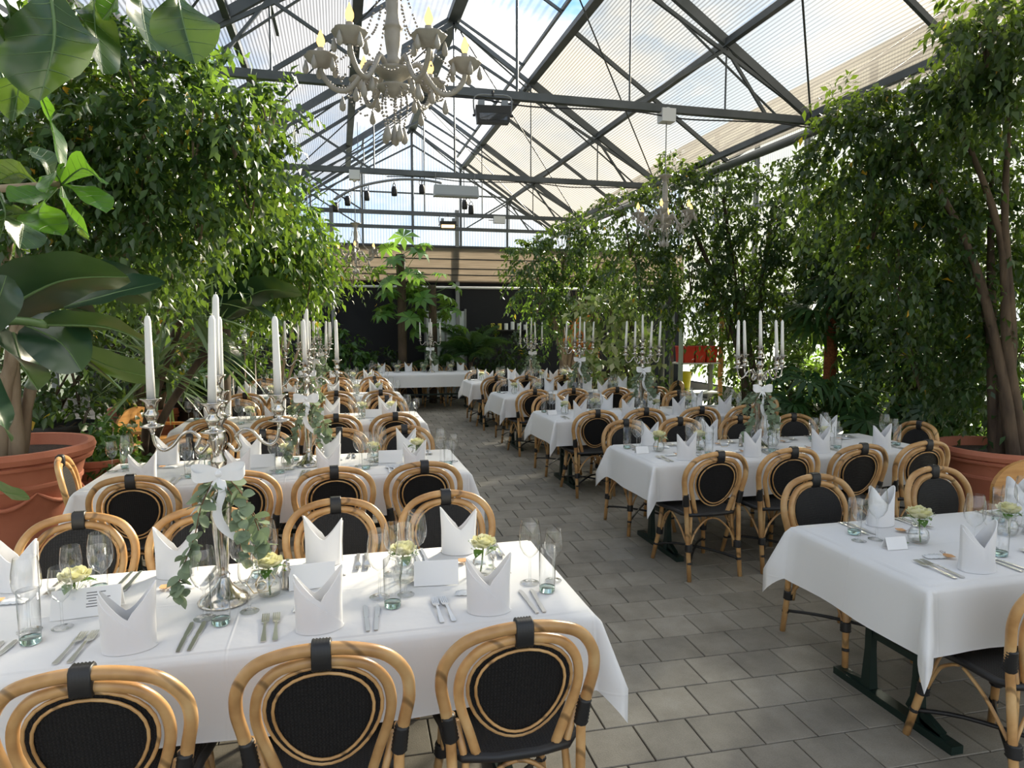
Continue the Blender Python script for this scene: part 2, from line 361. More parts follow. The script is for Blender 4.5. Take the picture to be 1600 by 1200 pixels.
# ------------------------------------------------------------------ roof of the glasshouse
XRG, ZRG, SL, HS = 1.72, 6.2, .67, 3.4
def RZ(a): return ZRG-SL*a
ZE = RZ(HS); TRUSS = [-.7, 2.95, 6.6, 10.25, 13.9]
ceil = bpy.data.objects.new('ceiling', None); COL.objects.link(ceil); struct(ceil); tag(ceil, 'pitched glasshouse roof of ribbed translucent sheets on grey steel trusses')
BARS = [YF+.1]+[-.7+1.825*k for k in range(0, 9)]+[15.75, YB]
def sheet(name, a0, a1, y0, y1, m, side, lift=0, up=False):
    x0, x1 = XRG+side*a0, XRG+side*a1; z0, z1 = RZ(a0)+.03, RZ(a1)+.03+lift
    if up: x0, x1 = XRG+side*(HS+a0), XRG+side*(HS+a1); z0, z1 = ZE+SL*a0+.03, ZE+SL*a1+.03
    return MB().add([(x0, y0, z0), (x1, y0, z1), (x1, y1, z1), (x0, y1, z0)], [(0, 1, 2, 3)]).build(name, m, ceil)
for k in range(len(BARS)-1):
    y0, y1 = BARS[k]+.01, BARS[k+1]-.01
    sheet('roof_sheet', .02, 1.438, y0, y1, 'panel_c', -1)
    sheet('roof_sheet', 1.44, 2.599, y0, y1, 'panel_l', -1); sheet('roof_sheet', 2.601, HS, y0, y1, 'panel_l', -1)
    sheet('vent_flap', .02, 1.06, y0, y1, 'panel_c', 1, lift=.12)
    sheet('roof_sheet', 1.19, 2.244, y0, y1, 'panel_r', 1); sheet('roof_sheet', 2.246, HS, y0, y1, 'panel_r', 1)
    sheet('roof_sheet', .05, HS, y0, y1, 'panel_r', 1, up=True); sheet('roof_sheet', .05, HS, y0, y1, 'panel_l', -1, up=True)
def beam(name, P, Q, w, h=None, m='steelgrey', par=ceil): return MB().bar(P, Q, w, h).build(name, m, par)
for side, aa in ((1, (1.17, 2.245, 3.25)), (-1, (1.44, 2.6, 3.25))):
    for a in aa:
        w = .11 if a < 1.5 else .06
        beam('purlin', (XRG+side*a, YF, RZ(a)-.04), (XRG+side*a, YB, RZ(a)-.04), w, .07)
    MB().tube([(XRG+side*HS, YF, ZE-.05), (XRG+side*HS, YB, ZE-.05)], .055, 10).build('gutter', 'galv', ceil, smooth=True)
beam('ridge_beam', (XRG, YF, ZRG-.03), (XRG, YB, ZRG-.03), .17, .10)
beam('vent_rail', (XRG+1.06, YF, RZ(1.06)+.15), (XRG+1.06, YB, RZ(1.06)+.15), .035, .045)
for y in BARS[1:-1]:
    for side in (1, -1):
        beam('glazing_bar', (XRG+side*(1.17 if side > 0 else .05), y, RZ(1.17 if side > 0 else .05)-.0), (XRG+side*HS, y, ZE), .035, .05)
        beam('glazing_bar', (XRG+side*HS, y, ZE), (XRG+side*2*HS, y, ZRG), .035, .05)
    beam('glazing_bar', (XRG+.05, y, ZRG-.02), (XRG+1.06, y, RZ(1.06)+.11), .025, .035)
for ti, y in enumerate(TRUSS+[YB-.25]):
    t = MB().bar((XRG-HS, y, ZE+.02), (XRG+HS, y, ZE+.02), .07, .075).build('roof_truss', 'steelgrey', ceil)
    for side in (1, -1):
        X = lambda a: XRG+side*a
        zt = ZE+.02
        MB().bar((X(0), y, RZ(0)-.09), (X(HS), y, ZE-.03), .048, .06).build('rafter', 'steelgrey', t)
        MB().bar((X(0), y, RZ(0)-.42), (X(3.3), y, zt+.03), .03, .035).build('lower_rafter', 'steelgrey', t)
        for a0, z0, a1 in ((1.17, zt, 1.17), (2.245, zt, 2.245)):
            MB().tube([(X(a0), y, z0), (X(a1), y, RZ(a1)-.1)], .011, 6).build('hanger_rod', 'steelgrey', t)
        MB().bar((X(2.245), y, RZ(2.245)-.1), (X(1.17), y, zt), .028, .028).build('strut', 'steelgrey', t)
        MB().bar((X(2.75), y, zt), (X(2.245), y, RZ(2.245)-.1), .028, .028).build('strut', 'steelgrey', t)
        MB().tube([(X(0), y, RZ(0)-.1), (X(2.9), y, zt)], .012, 6).build('tie_rod', 'steelgrey', t)
        if ti < len(TRUSS)-0:
            ya = y+3.65 if ti < len(TRUSS)-1 else YB-.25
            MB().tube([(X(.1), y, RZ(.1)-.14), (X(3.3), min(ya, YB-.3), RZ(3.3)-.14)], .010, 6).build('wind_brace', 'steelgrey', t)
            MB().bar((X(1.17), y, RZ(1.17)-.1), (X(1.17), y+1.0, RZ(1.17)-.02), .03, .03).build('knee_brace', 'steelgrey', t)
            MB().bar((X(2.245), y, RZ(2.245)-.1), (X(2.245), y+.9, RZ(2.245)-.05), .03, .03).build('knee_brace', 'steelgrey', t)
        if 9 < y < YB-1:
            MB().tube([(X(HS), y, 0), (X(HS), y, ZE-.05)], .05, 10).build('post', 'galv', t, smooth=True)
    MB().tube([(XRG, y, zt), (XRG, y, ZRG-.08)], .014, 6).build('king_rod', 'steelgrey', t)
# cables clipped along the first truss
for y, dz in ((6.56, -.06), (10.2, -.055)):
    MB().tube(spline([(XRG-1.0+.55*k, y, ZE+dz+.02*math.sin(k*2.1)) for k in range(9)], 5), .008, 5).build('cable_run', 'black', ceil)

# ------------------------------------------------------------------ end wall and side walls
wb = bpy.data.objects.new('wall_back', None); COL.objects.link(wb); struct(wb); tag(wb, 'gable end wall, glazed above and matt black below')
ZG, ZB2 = 3.56, 2.74
MB().box(XL, XR_, YB, YB+.12, -.1, ZB2).build('black_boarding', 'blackwall', wb)
nx = [XRG+k*1.13 for k in range(-6, 7)]
for k in range(len(nx)-1):
    x0, x1 = nx[k]+.015, nx[k+1]-.015
    def top(x):
        a = abs(x-XRG); return RZ(a)-.02 if a <= HS else ZE+SL*(a-HS)-.02
    za, zb_ = top(x0), top(x1); zm = 3.96
    MB().add([(x0, YB, ZG), (x1, YB, ZG), (x1, YB, min(zm, zb_)), (x0, YB, min(zm, za))], [(0, 1, 2, 3)]).build('gable_pane', 'panel_g', wb)
    if max(za, zb_) > zm+.05:
        xm = [x0, x1] if not (x0 < XRG < x1) else [x0, XRG, x1]
        vs_ = [(x0, YB, zm), (x1, YB, zm)]+[(x, YB, max(zm, top(x))) for x in reversed(xm)]
        MB().add(vs_, [tuple(range(len(vs_)))]).build('gable_pane', 'panel_g', wb)
for x in nx: MB().box(x-.02, x+.02, YB-.04, YB+.03, ZG, max(ZG+.3, (RZ(abs(x-XRG)) if abs(x-XRG) <= HS else ZE+SL*(abs(x-XRG)-HS)))).build('gable_mullion', 'steelgrey', wb)
for z, h in ((3.96, .03), (ZG-.02, .09), (4.75, .03)):
    hw = 8 if z < 4 else (ZRG-z)/SL
    MB().box(max(XL, XRG-hw), min(XR_, XRG+hw), YB-.05, YB-.005, z-h/2, z+h/2).build('gable_transom', 'steelgrey', wb)
MB().box(XL, XR_, YB-.07, YB-.01, ZB2-.02, ZB2+.07).build('wall_beam', mat('dark brown beam', (.035, .022, .016), .7), wb)
MB().tube([(XL+.1, YB-.2, 2.60), (XR_-.1, YB-.2, 2.60)], .028, 10).build('heating_pipe', 'white', wb, smooth=True)
for xx in (-.1, 2.75, 5.5): MB().bar((xx, YB-.06, 0), (xx, YB-.06, 4.4), .09, .09).build('wall_post', 'galv', wb)
def shademat():
    N = NT('reed shade'); co = N.n('ShaderNodeNewGeometry').outputs['Position']
    n1 = N.n('ShaderNodeTexNoise', {'Vector': N.n('ShaderNodeMapping', {0: co, 3: (1, 1, 90)}).outputs[0], 'Scale': 2, 'Detail': 3}).outputs[0]
    c = N.ramp(n1, [(.3, (.25, .22, .18)), (.7, (.42, .375, .315))])
    a = N.n('ShaderNodeBsdfDiffuse', {0: c}).outputs[0]; b = N.n('ShaderNodeBsdfTranslucent', {0: c}).outputs[0]
    return N.done(N.n('ShaderNodeMixShader', {0: .6, 1: a, 2: b}).outputs[0])
M['shade'] = shademat()
for k in range(9):
    x0 = XL+.3+k*1.5
    for z0, z1, dy in ((3.255, 3.52, .0), (3.035, 3.26, .012), (2.89, 3.04, .024), (2.74, 2.895, .036)):
        MB().box(x0, x0+1.498, YB-.12-dy, YB-.105-dy, z0, z1).build('reed_shade', 'shade', wb)
for z in (3.53, 3.257, 3.037, 2.892): MB().box(XL+.3, XR_-.1, YB-.19, YB-.165, z-.012, z+.012).build('shade_rail', 'black', wb)
# pale door in the black wall
p0, p1 = at(668, 570, 16.0), at(727, 486, 16.0)
dr = struct(bpy.data.objects.new('door_1', None)); COL.objects.link(dr); tag(dr, 'pale frosted door in the black end wall')
MB().box(p0.x, p1.x, YB-.06, YB-.02, .02, p1.z).build('door_leaf', mat('frosted door glass', (.50, .56, .56), .35, col2=(.66, .70, .70), scale=2), dr)
for a, b in ((p0.x-.05, p0.x), (p1.x, p1.x+.05), ((p0.x+p1.x)/2-.02, (p0.x+p1.x)/2+.02)):
    MB().box(a, b, YB-.08, YB-.01, 0, p1.z+.05).build('door_frame', 'galv', dr)
for side, x, nm in ((1, XR_, 'wall_right'), (-1, XL, 'wall_left')):
    w = struct(bpy.data.objects.new(nm, None)); COL.objects.link(w); tag(w, 'glazed side wall with pale green posts')
    k = 0; y = YF
    while y < YB-.1:
        y1 = min(y+1.6, YB)
        for z0, z1 in ((.35, 2.3), (2.36, 4.2), (4.26, 6.15)):
            MB().add([(x, y+.04, z0), (x, y1-.04, z0), (x, y1-.04, z1), (x, y+.04, z1)], [(0, 1, 2, 3)]).build('wall_pane', 'sideglass' if z0 < 1 else 'panel_w', w)
        MB().box(x-.05, x+.05, y-.04, y+.04, 0, 6.2).build('wall_mullion', 'galv', w)
        y = y1
    for z in (.3, 2.33, 4.23, 6.2): MB().box(x-.04, x+.04, YF, YB, z-.04, z+.04).build('wall_rail', 'galv', w)
    MB().box(x-.06, x+.06, YF, YB, 0, .3).build('wall_plinth', mat('grey plinth', (.3, .3, .28), .8), w)
# ------------------------------------------------------------------ rattan bistro chair
def chair_proto():
    t = thing('bistro_chair', 'chair', 'chair')
    def by(x, z): return -.205-(z-.46)*.20+.35*x*x
    def path(pts, k=5, half=True, dy=0):
        P = pts+[(-x, z) for x, z in reversed(pts[:-1])] if half else pts
        return [(p[0], by(p[0], p[1])+dy, p[1]) for p in [(q.x, q.z) for q in spline([(x, 0, z) for x, z in P], k)]]
    outer = [(.205, .52), (.222, .62), (.236, .70), (.225, .775), (.175, .84), (.095, .872), (0, .882)]
    inner = [(.122, .44), (.148, .53), (.176, .62), (.185, .69), (.17, .76), (.125, .815), (.065, .838), (0, .845)]
    MB().tube(path(outer), .0185, 9).build('outer_hoop', 'rattan', t, smooth=True)
    MB().tube(path(inner), .0158, 8).build('inner_hoop', 'rattan', t, smooth=True)
    def egg(s, n=30):
        out = []
        for k in range(n):
            a = 2*PI*k/n; z = .668+.158*s*math.sin(a); w = .150*s*(1+.16*math.sin(a)); out.append((w*math.cos(a), z))
        return out
    E1 = egg(1.02); E2 = egg(.90)
    n = len(E1); bm = MB()
    for dy in (-.006, .006):
        o = len(bm.v); bm.v += [(0, by(0, .668)+dy, .668)]+[(x, by(x, z)+dy, z) for x, z in E1]
        for k in range(n): bm.f.append((o, o+1+k, o+1+(k+1) % n) if dy < 0 else (o, o+1+(k+1) % n, o+1+k))
    bp = bm.build('back_panel', 'weave', t, smooth=False)
    MB().tube([(x*1.03, by(x, z)-.004, z) for x, z in E1], .006, 6, closed=True).build('panel_ring', 'rattan', bp, smooth=True)
    MB().tube([(x, by(x, z)-.010, z) for x, z in E2], .0048, 6, closed=True).build('panel_ring', 'rattan', bp, smooth=True)
    # woven seat
    def seat_poly(s):
        P = [(.165, -.20), (.205, -.02), (.225, .14), (.19, .225), (.08, .245), (0, .248)]
        P = P+[(-x, y) for x, y in reversed(P[:-1])]
        return [(q.x*s, .02+(q.y-.02)*s) for q in spline([(x, y, 0) for x, y in P], 3, True)]
    sp = seat_poly(.98); bm = MB().prism(sp, .435, .458); s = bm.build('seat', 'weave', t)
    MB().tube([(x, y, .447) for x, y in seat_poly(1.0)], .015, 7, closed=True).build('seat_rim', 'binding', s, smooth=True)
    def wrap(P, Q, r0, r1, name='binding', turns=7, par=t, sx=1):
        P = Vector(P); Q = Vector(Q); pts = []; rr = []
        for k in range(turns*2+1):
            pts.append(P.lerp(Q, k/(turns*2))); rr.append((r0+(r1-r0)*k/(turns*2))*(1 if k % 2 else .88))
        MB().tube(pts, rr, 9).build(name, 'binding', par, smooth=True)
    # top binding around both hoops
    bm = MB(); pts = [(-.026+.052*k/12, by(0, .863), .8635) for k in range(13)]
    n_ = 10; o = 0
    for i, p in enumerate(pts):
        q = 1.02 if i % 2 else .955
        for k in range(n_):
            a = 2*PI*k/n_; sg = lambda v: math.copysign(abs(v)**.55, v); bm.v.append((p[0], p[1]+.0262*q*sg(math.cos(a)), p[2]+.0425*q*sg(math.sin(a))))
    for i in range(12):
        for k in range(n_): bm.f.append((i*n_+k, i*n_+(k+1) % n_, (i+1)*n_+(k+1) % n_, (i+1)*n_+k))
    bm.f.append(tuple(reversed(range(n_)))); bm.f.append(tuple(12*n_+k for k in range(n_)))
    bm.build('binding', 'binding', t, smooth=True)
    for s in (1, -1):
        MB().tube([(.207*s, by(.207, .56), .60), (.205*s, by(.205, .5)-.012, .50), (.196*s, -.235, .2), (.198*s, -.262, 0)], [.0155, .016, .0165, .0155], 8).build('leg', 'rattan', t, smooth=True)
        MB().tube([(.19*s, by(.2, .56)+.01, .57), (.158*s, -.195, .43), (.176*s, -.212, .2)], .0125, 7).build('back_brace', 'rattan', t, smooth=True)
        wrap((.204*s, by(.2, .5)-.006, .515), (.215*s, by(.21, .61), .60), .026, .022)
        wrap((.19*s, -.232, .20), (.19*s, -.228, .25), .030, .028, turns=4)
        wrap((.192*s, -.25, .115), (.192*s, -.247, .13), .021, .021, turns=2)
        MB().tube([(.172*s, .185, .44), (.185*s, .205, .22), (.215*s, .245, 0)], [.0165, .0165, .0155], 8).build('leg', 'rattan', t, smooth=True)
        wrap((.184*s, .203, .20), (.181*s, .198, .25), .028, .027, turns=4)
        wrap((.2*s, .226, .11), (.198*s, .224, .125), .020, .020, turns=2)
        # bent canes under the seat
        MB().tube(spline([(.178*s, -.22, .23), (.13*s, -.212, .33), (.055*s, -.205, .40), (.0, -.205, .418)], 4), .0075, 6).build('cane_brace', 'rattan', t, smooth=True)
        MB().tube(spline([(.17*s, .195, .22), (.12*s, .20, .34), (.05*s, .205, .41), (0, .205, .425)], 4), .0075, 6).build('cane_brace', 'rattan', t, smooth=True)
        MB().tube(spline([(.188*s, -.215, .23), (.192*s, -.12, .34), (.195*s, -.04, .40), (.195*s, .0, .42)], 4), .0075, 6).build('cane_brace', 'rattan', t, smooth=True)
        MB().tube(spline([(.18*s, .19, .22), (.19*s, .12, .35), (.195*s, .06, .40), (.195*s, .02, .42)], 4), .0075, 6).build('cane_brace', 'rattan', t, smooth=True)
        MB().tube(spline([(.19*s, -.248, .125), (.08*s, -.10, .145), (-.08*s, .10, .145), (-.198*s, .222, .118)], 4), .009, 6).build('stretcher', 'binding', t, smooth=True)
    return proto(t)
CHAIR = chair_proto()
# ------------------------------------------------------------------ tables, cloths
TZ = .76
def cloth_mesh(L, W, d, seed):
    """a cloth over a board L x W (centred): top, falling sides and the hanging corner folds"""
    rn = random.Random(seed); hx, hy = L/2, W/2; r0 = .02; cols = []   # (edge point, outward dir, hang length, flare, phase)
    nS = 26; nW = 10; nC = 13
    ph = rn.random()*6
    def side(ax, ay, bx, by_, ox, oy, n):
        for k in range(n):
            t = k/n; cols.append((ax+(bx-ax)*t, ay+(by_-ay)*t, ox, oy, d, t, (bx-ax)+(by_-ay)))
    def corner(cx, cy, a0):
        for k in range(nC):
            th = (k+.5)/nC*PI/2; a = a0+th
            h = d/max(math.cos(th), math.sin(th)); cols.append((cx, cy, math.cos(a), math.sin(a), h, -1-th, 0))
    side(-hx, -hy, hx, -hy, 0, -1, nS); corner(hx, -hy, -PI/2)
    side(hx, -hy, hx, hy, 1, 0, nW); corner(hx, hy, 0)
    side(hx, hy, -hx, hy, 0, 1, nS); corner(-hx, hy, PI/2)
    side(-hx, hy, -hx, -hy, -1, 0, nW); corner(-hx, -hy, PI)
    n = len(cols); V = []; F = []; rows = 9
    creases = [-.58, 0.0, .58]
    for j in range(rows+1):
        t = j/rows
        for i, (x, y, ox, oy, h, u, ln) in enumerate(cols):
            if u >= 0:
                bow = .012+.026*t+.010*t*math.sin(u*abs(ln)*5.5+ph)+.006*t*math.sin(u*abs(ln)*13+ph*2)
                zz = h*t; out = bow if j else 0
                e = min(u, 1-u)*abs(ln); out += .05*t*math.exp(-(e/.10)**2)*0
            else:
                th = -1-u; c = abs(th-PI/4)/(PI/4)      # 0 on the diagonal
                out = (.02+(.115*(1-c)**1.6+.018*c)*min(1, t*1.5)) if j else 0
                zz = h*t*(1-.03*(1-c))
            rr = r0*(1-math.cos(min(1, t*6)*PI/2)) if j else 0
            V.append((x+ox*out, y+oy*out, -zz if j else 0))
    for j in range(rows):
        for i in range(n): k = (i+1) % n; F.append((j*n+i, (j+1)*n+i, (j+1)*n+k, j*n+k))
    # top: a grid fan
    F.append(tuple(range(n)))
    me = bpy.data.meshes.new('tablecloth'); me.from_pydata(V, [], F); me.update()
    bm = bmesh.new(); bm.from_mesh(me); bmesh.ops.remove_doubles(bm, verts=bm.verts, dist=.0005); bmesh.ops.recalc_face_normals(bm, faces=bm.faces)
    big = max(bm.faces, key=lambda f: f.calc_area()); 
    if big.normal.z < 0: bmesh.ops.reverse_faces(bm, faces=bm.faces)
    ed = [e for e in big.edges]; bmesh.ops.bevel(bm, geom=ed, offset=.012, segments=2, affect='EDGES')
    bm.to_mesh(me); bm.free(); me.polygons.foreach_set('use_smooth', [True]*len(me.polygons)); me.materials.append(M['cloth'])
    return me
def make_table(x0, x1, y0, y1, phrase, key):
    cx, cy = (x0+x1)/2, (y0+y1)/2; L, W = x1-x0, y1-y0
    t = thing('trestle_table', f'dark green iron trestle frame standing beneath the {phrase}', 'table', (cx, cy, 0), 0, 'trestle tables')
    MB().box(-L/2+.012, L/2-.012, -W/2+.012, W/2-.012, TZ-.035, TZ-.003).build('tabletop', 'board', t)
    for s in (1, -1):
        X = s*(L/2-.25)
        f = MB().box(X-.03, X+.03, -W/2+.06, W/2-.06, .0, .035).build('foot', 'iron', t)
        for y in (-.14, .14):
            MB().add(*prism_col(X, y)).build('leg', 'iron', t)
        MB().box(X-.025, X+.025, -W/2+.1, W/2-.1, TZ-.09, TZ-.036).build('top_rail', 'iron', t)
        MB().bar((X, -.14, .05), (X, -.3, .02), .03, .03).build('strut', 'iron', f); MB().bar((X, .14, .05), (X, .3, .02), .03, .03).build('strut', 'iron', f)
        MB().bar((X, -.14, .30), (X, .14, .30), .022, .03).build('crossbar', 'iron', t)
        MB().bar((X, -.1, .10), (X, -.27, .03), .03, .05).build('knee', 'iron', t)
    MB().bar((-L/2+.25, 0, .30), (L/2-.25, 0, .30), .02, .03).build('stretcher', 'iron', t)
    c = link('tablecloth', cloth_mesh(L, W, .27, key), None, (cx, cy, TZ+.001))
    tag(c, f'white cloth with hanging corners draped over the {phrase}', 'tablecloth', 'white tablecloths')
def prism_col(X, y):
    w = .024
    vs = [(X-w, y-w*1.3, 0), (X+w, y-w*1.3, 0), (X+w, y+w*1.3, 0), (X-w, y+w*1.3, 0), (X-w*.7, y-w*.8, .22), (X+w*.7, y-w*.8, .22), (X+w*.7, y+w*.8, .22), (X-w*.7, y+w*.8, .22),
          (X-w*.7, y-w*.8, TZ-.09), (X+w*.7, y-w*.8, TZ-.09), (X+w*.7, y+w*.8, TZ-.09), (X-w*.7, y+w*.8, TZ-.09)]
    f = [(0,3,2,1),(0,1,5,4),(1,2,6,5),(2,3,7,6),(3,0,4,7),(4,5,9,8),(5,6,10,9),(6,7,11,10),(7,4,8,11),(8,9,10,11)]
    return vs, f
ORD = ['', 'second ', 'third ', 'fourth ', 'fifth ']
LS = [.49, -.08, -.645, -1.2]; RS = [2.47, 3.02, 3.62, 4.19]
TABLES = []
for i, y0 in enumerate((2.17, 4.55, 7.0, 9.35, 11.7)):
    nm = ['front', 'second', 'third', 'fourth', 'rearmost'][i]
    TABLES.append(dict(x0=-1.55, x1=.84, y0=y0, y1=y0+.82, ph=f'{nm} left table', seats=LS, far=LS, side='L', i=i))
for i, y0 in enumerate((2.07, 4.42, 6.72, 8.97, 11.26)):
    nm = ['front', 'second', 'third', 'fourth', 'rearmost'][i]
    TABLES.append(dict(x0=2.17, x1=4.6, y0=y0, y1=y0+.81, ph=f'{nm} right table', seats=RS, far=RS, side='R', i=i))
TABLES[5]['far'] = [2.6, 3.46, 4.05]; TABLES[5]['seats'] = [2.5, 3.06]
for k, T in enumerate(TABLES): make_table(T['x0'], T['x1'], T['y0'], T['y1'], T['ph'], k)
HT = dict(x0=.55, x1=2.85, y0=13.65, y1=14.45, ph='head table', side='H', i=5)
make_table(HT['x0'], HT['x1'], HT['y0'], HT['y1'], HT['ph'], 99)
SEATW = ['by the aisle', 'second from aisle', 'third from aisle', 'fourth from aisle']
jig = random.Random(3)
for T in TABLES:
    n_near = T['seats'] if T['i'] or T['side'] == 'R' else T['seats'][:3]
    if T['side'] == 'R' and T['i'] == 0: n_near = T['seats'][:1]
    for k, x in enumerate(n_near):
        j = jig.uniform(-.02, .02)
        place(CHAIR, (x+.03+j, T['y0']-.03+jig.uniform(-.02, .02), 0), R(jig.uniform(-4, 4)), f'rattan chair seen from behind, {SEATW[k]}, near side of {T["ph"]}', 'rattan bistro chairs')
    for k, x in enumerate(T['far'][:2] if T is TABLES[5] else T['far']):
        place(CHAIR, (x+.04+jig.uniform(-.02, .02), T['y1']+.16+jig.uniform(-.02, .03), 0), PI+R(jig.uniform(-4, 4)), f'rattan chair facing the camera, {SEATW[k]}, far side of {T["ph"]}', 'rattan bistro chairs')
place(CHAIR, (-1.50, 5.05, 0), R(-80), 'rattan chair at the left end of the second table beside the big terracotta pot', 'rattan bistro chairs')
for T, y in ((TABLES[6], 4.95), (TABLES[7], 7.15), (TABLES[8], 9.4)):
    place(CHAIR, (4.70, y, 0), R(88+jig.uniform(-8, 8)), f'rattan chair at the right hand end of {T["ph"]}', 'rattan bistro chairs')
for k, x in enumerate((.85, 1.4, 1.95, 2.5)):
    place(CHAIR, (x, 14.62, 0), PI, f'rattan chair behind the head table, {["leftmost", "second from left", "third from left", "rightmost"][k]}', 'rattan bistro chairs')
# ------------------------------------------------------------------ table ware: one of each kind, then copies
def arc(n): return [2*PI*k/n for k in range(n)]
def make_napkin():
    mb = MB(); rx, ry = .074, .052; n = 40; rows = 8
    def top(a): c = abs(math.cos(a)); return .098+.092*c**1.3+(.012 if math.cos(a) > 0 else 0)
    def pt(a, z, h, o=0):
        t = z/max(h, .01); k = 1-.10*t+.14*max(0, t-.5)*abs(math.cos(a))
        return ((rx+o)*k*math.cos(a)+.008*t*math.cos(a), (ry+o)*k*math.sin(a)*(1-.25*t), z)
    for lay, o in ((0, 0), (1, -.0035)):
        s = len(mb.v)
        for j in range(rows+1):
            for a in arc(n): h = top(a); mb.v.append(pt(a, h*j/rows, h, o))
        for j in range(rows):
            for k in range(n):
                f = (s+j*n+k, s+j*n+(k+1) % n, s+(j+1)*n+(k+1) % n, s+(j+1)*n+k); mb.f.append(f if lay == 0 else f[::-1])
    s0 = rows*n; s1 = (rows+1)*n+rows*n
    for k in range(n): mb.f.append((s0+k, s0+(k+1) % n, s1+(k+1) % n, s1+k))
    s = len(mb.v); m = 26                      # outer wrap with the diagonal edge
    for i in range(m+1):
        u = i/m; a = PI+.15+u*(PI-.35); h = max(.006, (top(PI)-.012)*(1-u)**1.15)
        for j in range(5): z = h*j/4; mb.v.append(pt(a, z, top(a), .0045))
        mb.v.append(pt(a, h, top(a), .0005))
    for i in range(m):
        for j in range(5): mb.f.append((s+i*6+j, s+(i+1)*6+j, s+(i+1)*6+j+1, s+i*6+j+1))
    o = mb.build('folded_napkin', 'napkin', auto=50); return proto(tag(o, 'n', 'napkin'))
def lathe_thing(name, cat, prof, n=20, m='glass'):
    return proto(tag(MB().lathe(prof, n).build(name, m, auto=60), 'x', cat))
NAP = make_napkin()
REDG = lathe_thing('red_wine_glass', 'wine glass', [(0, .004), (.036, .0015), (.0365, .003), (.012, .006), (.0045, .014), (.0038, .06), (.0042, .098), (.012, .106), (.028, .120), (.0405, .145), (.0435, .168), (.041, .20), (.036, .232), (.033, .248), (.0322, .248)])
WHTG = lathe_thing('white_wine_glass', 'wine glass', [(0, .004), (.032, .0015), (.0325, .003), (.011, .006), (.0042, .014), (.0036, .05), (.004, .086), (.011, .094), (.025, .107), (.034, .128), (.0355, .148), (.033, .178), (.029, .206), (.0283, .206)])
def make_tumbler():
    t = thing('water_tumbler', 'x', 'tumbler')
    MB().lathe([(.0295, .004), (.030, .02), (.0315, .172), (.0303, .172)], 20).build('wall', 'glass', t, smooth=True)
    N = NT('thick glass base'); g = N.n('ShaderNodeBsdfGlass', {'Color': (.86, .96, .95, 1), 'Roughness': .05, 'IOR': 1.45})
    MB().lathe([(0, .001), (.026, .001), (.0295, .005), (.0293, .020), (.02, .0165), (0, .015)], 18).build('thick_base', N.done(g.outputs[0]), t, smooth=True)
    return proto(t)
TUMB = make_tumbler()
def make_fork():
    mb = MB(); Y = [-.10, -.095, -.05, 0, .025, .035, .045, .055]; W = [.006, .0085, .006, .004, .0045, .010, .0118, .0122]; Z = [.002, .002, .004, .008, .009, .006, .004, .0035]
    for i, (y, w, z) in enumerate(zip(Y, W, Z)): mb.v += [(-w, y, z), (w, y, z), (w, y, z+.0025), (-w, y, z+.0025)]
    for i in range(len(Y)-1):
        a = i*4
        for k in range(4): mb.f.append((a+k, a+(k+1) % 4, a+4+(k+1) % 4, a+4+k))
    mb.f.append((3, 2, 1, 0))
    for k in range(4):
        x = -.0122+k*.00645; mb.add([(x, .055, .0035), (x+.005, .055, .0035), (x+.0042, .102, .009), (x+.0008, .102, .009), (x, .055, .006), (x+.005, .055, .006), (x+.0042, .102, .0108), (x+.0008, .102, .0108)],
                                    [(0,3,2,1),(4,5,6,7),(0,1,5,4),(1,2,6,5),(2,3,7,6),(3,0,4,7)])
    return proto(tag(mb.build('fork', 'steel'), 'x', 'fork'))
def make_knife():
    P = [(-.006, -.105), (.006, -.105), (.0075, -.02), (.005, .0), (.0085, .012), (.0115, .06), (.009, .095), (.002, .108), (-.005, .10), (-.006, .01), (-.005, -.0), (-.0065, -.02)]
    return proto(tag(MB().prism(P, .001, .0045).build('table_knife', 'steel'), 'x', 'knife'))
FORK, KNIFE = make_fork(), make_knife()
def make_rose():
    t = thing('rose', 'x', 'rose'); mb = MB()
    for ring, (n, r, h, op) in enumerate(((2, .007, .034, .1), (3, .014, .036, .25), (4, .022, .034, .5), (5, .029, .029, .9), (5, .033, .022, 1.4))):
        for k in range(n):
            a0 = 2*PI*k/n+ring*.7
            def fn(u, v, a0=a0, r=r, h=h, op=op, n=n):
                a = a0+(u-.5)*2*PI/n*1.5; q = .004+(r-.004)*math.sin(min(1, v*1.3)*PI/2)+op*.010*max(0, v-.7)**1.2*3*(1-abs(u-.5)*.6)
                return (q*math.cos(a), q*math.sin(a), .012+h*v*(1-.5*abs(u-.5)**2*(1.2))+.004*math.sin(u*9+ring))
            mb.grid(fn, 5, 4)
    mb.build('bloom', 'petal', t, (0, 0, .072), smooth=True)
    MB().tube([(.002, 0, .082), (.006, .004, .03), (.008, .008, .004)], .0028, 6).build('stem', 'stem', t, smooth=True)
    for a in (.4, 2.6, 4.4):
        c, s = math.cos(a), math.sin(a)
        MB().grid(lambda u, v: (c*(.012+.045*v)-s*(u-.5)*.034*math.sin(PI*min(1, v*.95+.05)), s*(.012+.045*v)+c*(u-.5)*.034*math.sin(PI*min(1, v*.95+.05)), .078+.012*math.sin(v*PI)-.012*v), 2, 4).build('leaf', 'shrub', t, smooth=True)
    mb = MB()
    for k in range(22):
        a = random.uniform(0, 6.28); r = random.uniform(.03, .055); z = random.uniform(.072, .105)
        mb.tube([(.01*math.cos(a), .01*math.sin(a), .06), (r*math.cos(a), r*math.sin(a), z)], .0006, 3, False)
        mb.lathe([(0, -.0028), (.0026, 0), (0, .0028)], 5, r*math.cos(a), r*math.sin(a), z)
    mb.build('filler_flowers', mat('tiny white buds', (.45, .52, .36), .6), t)
    return proto(t)
ROSE = make_rose()
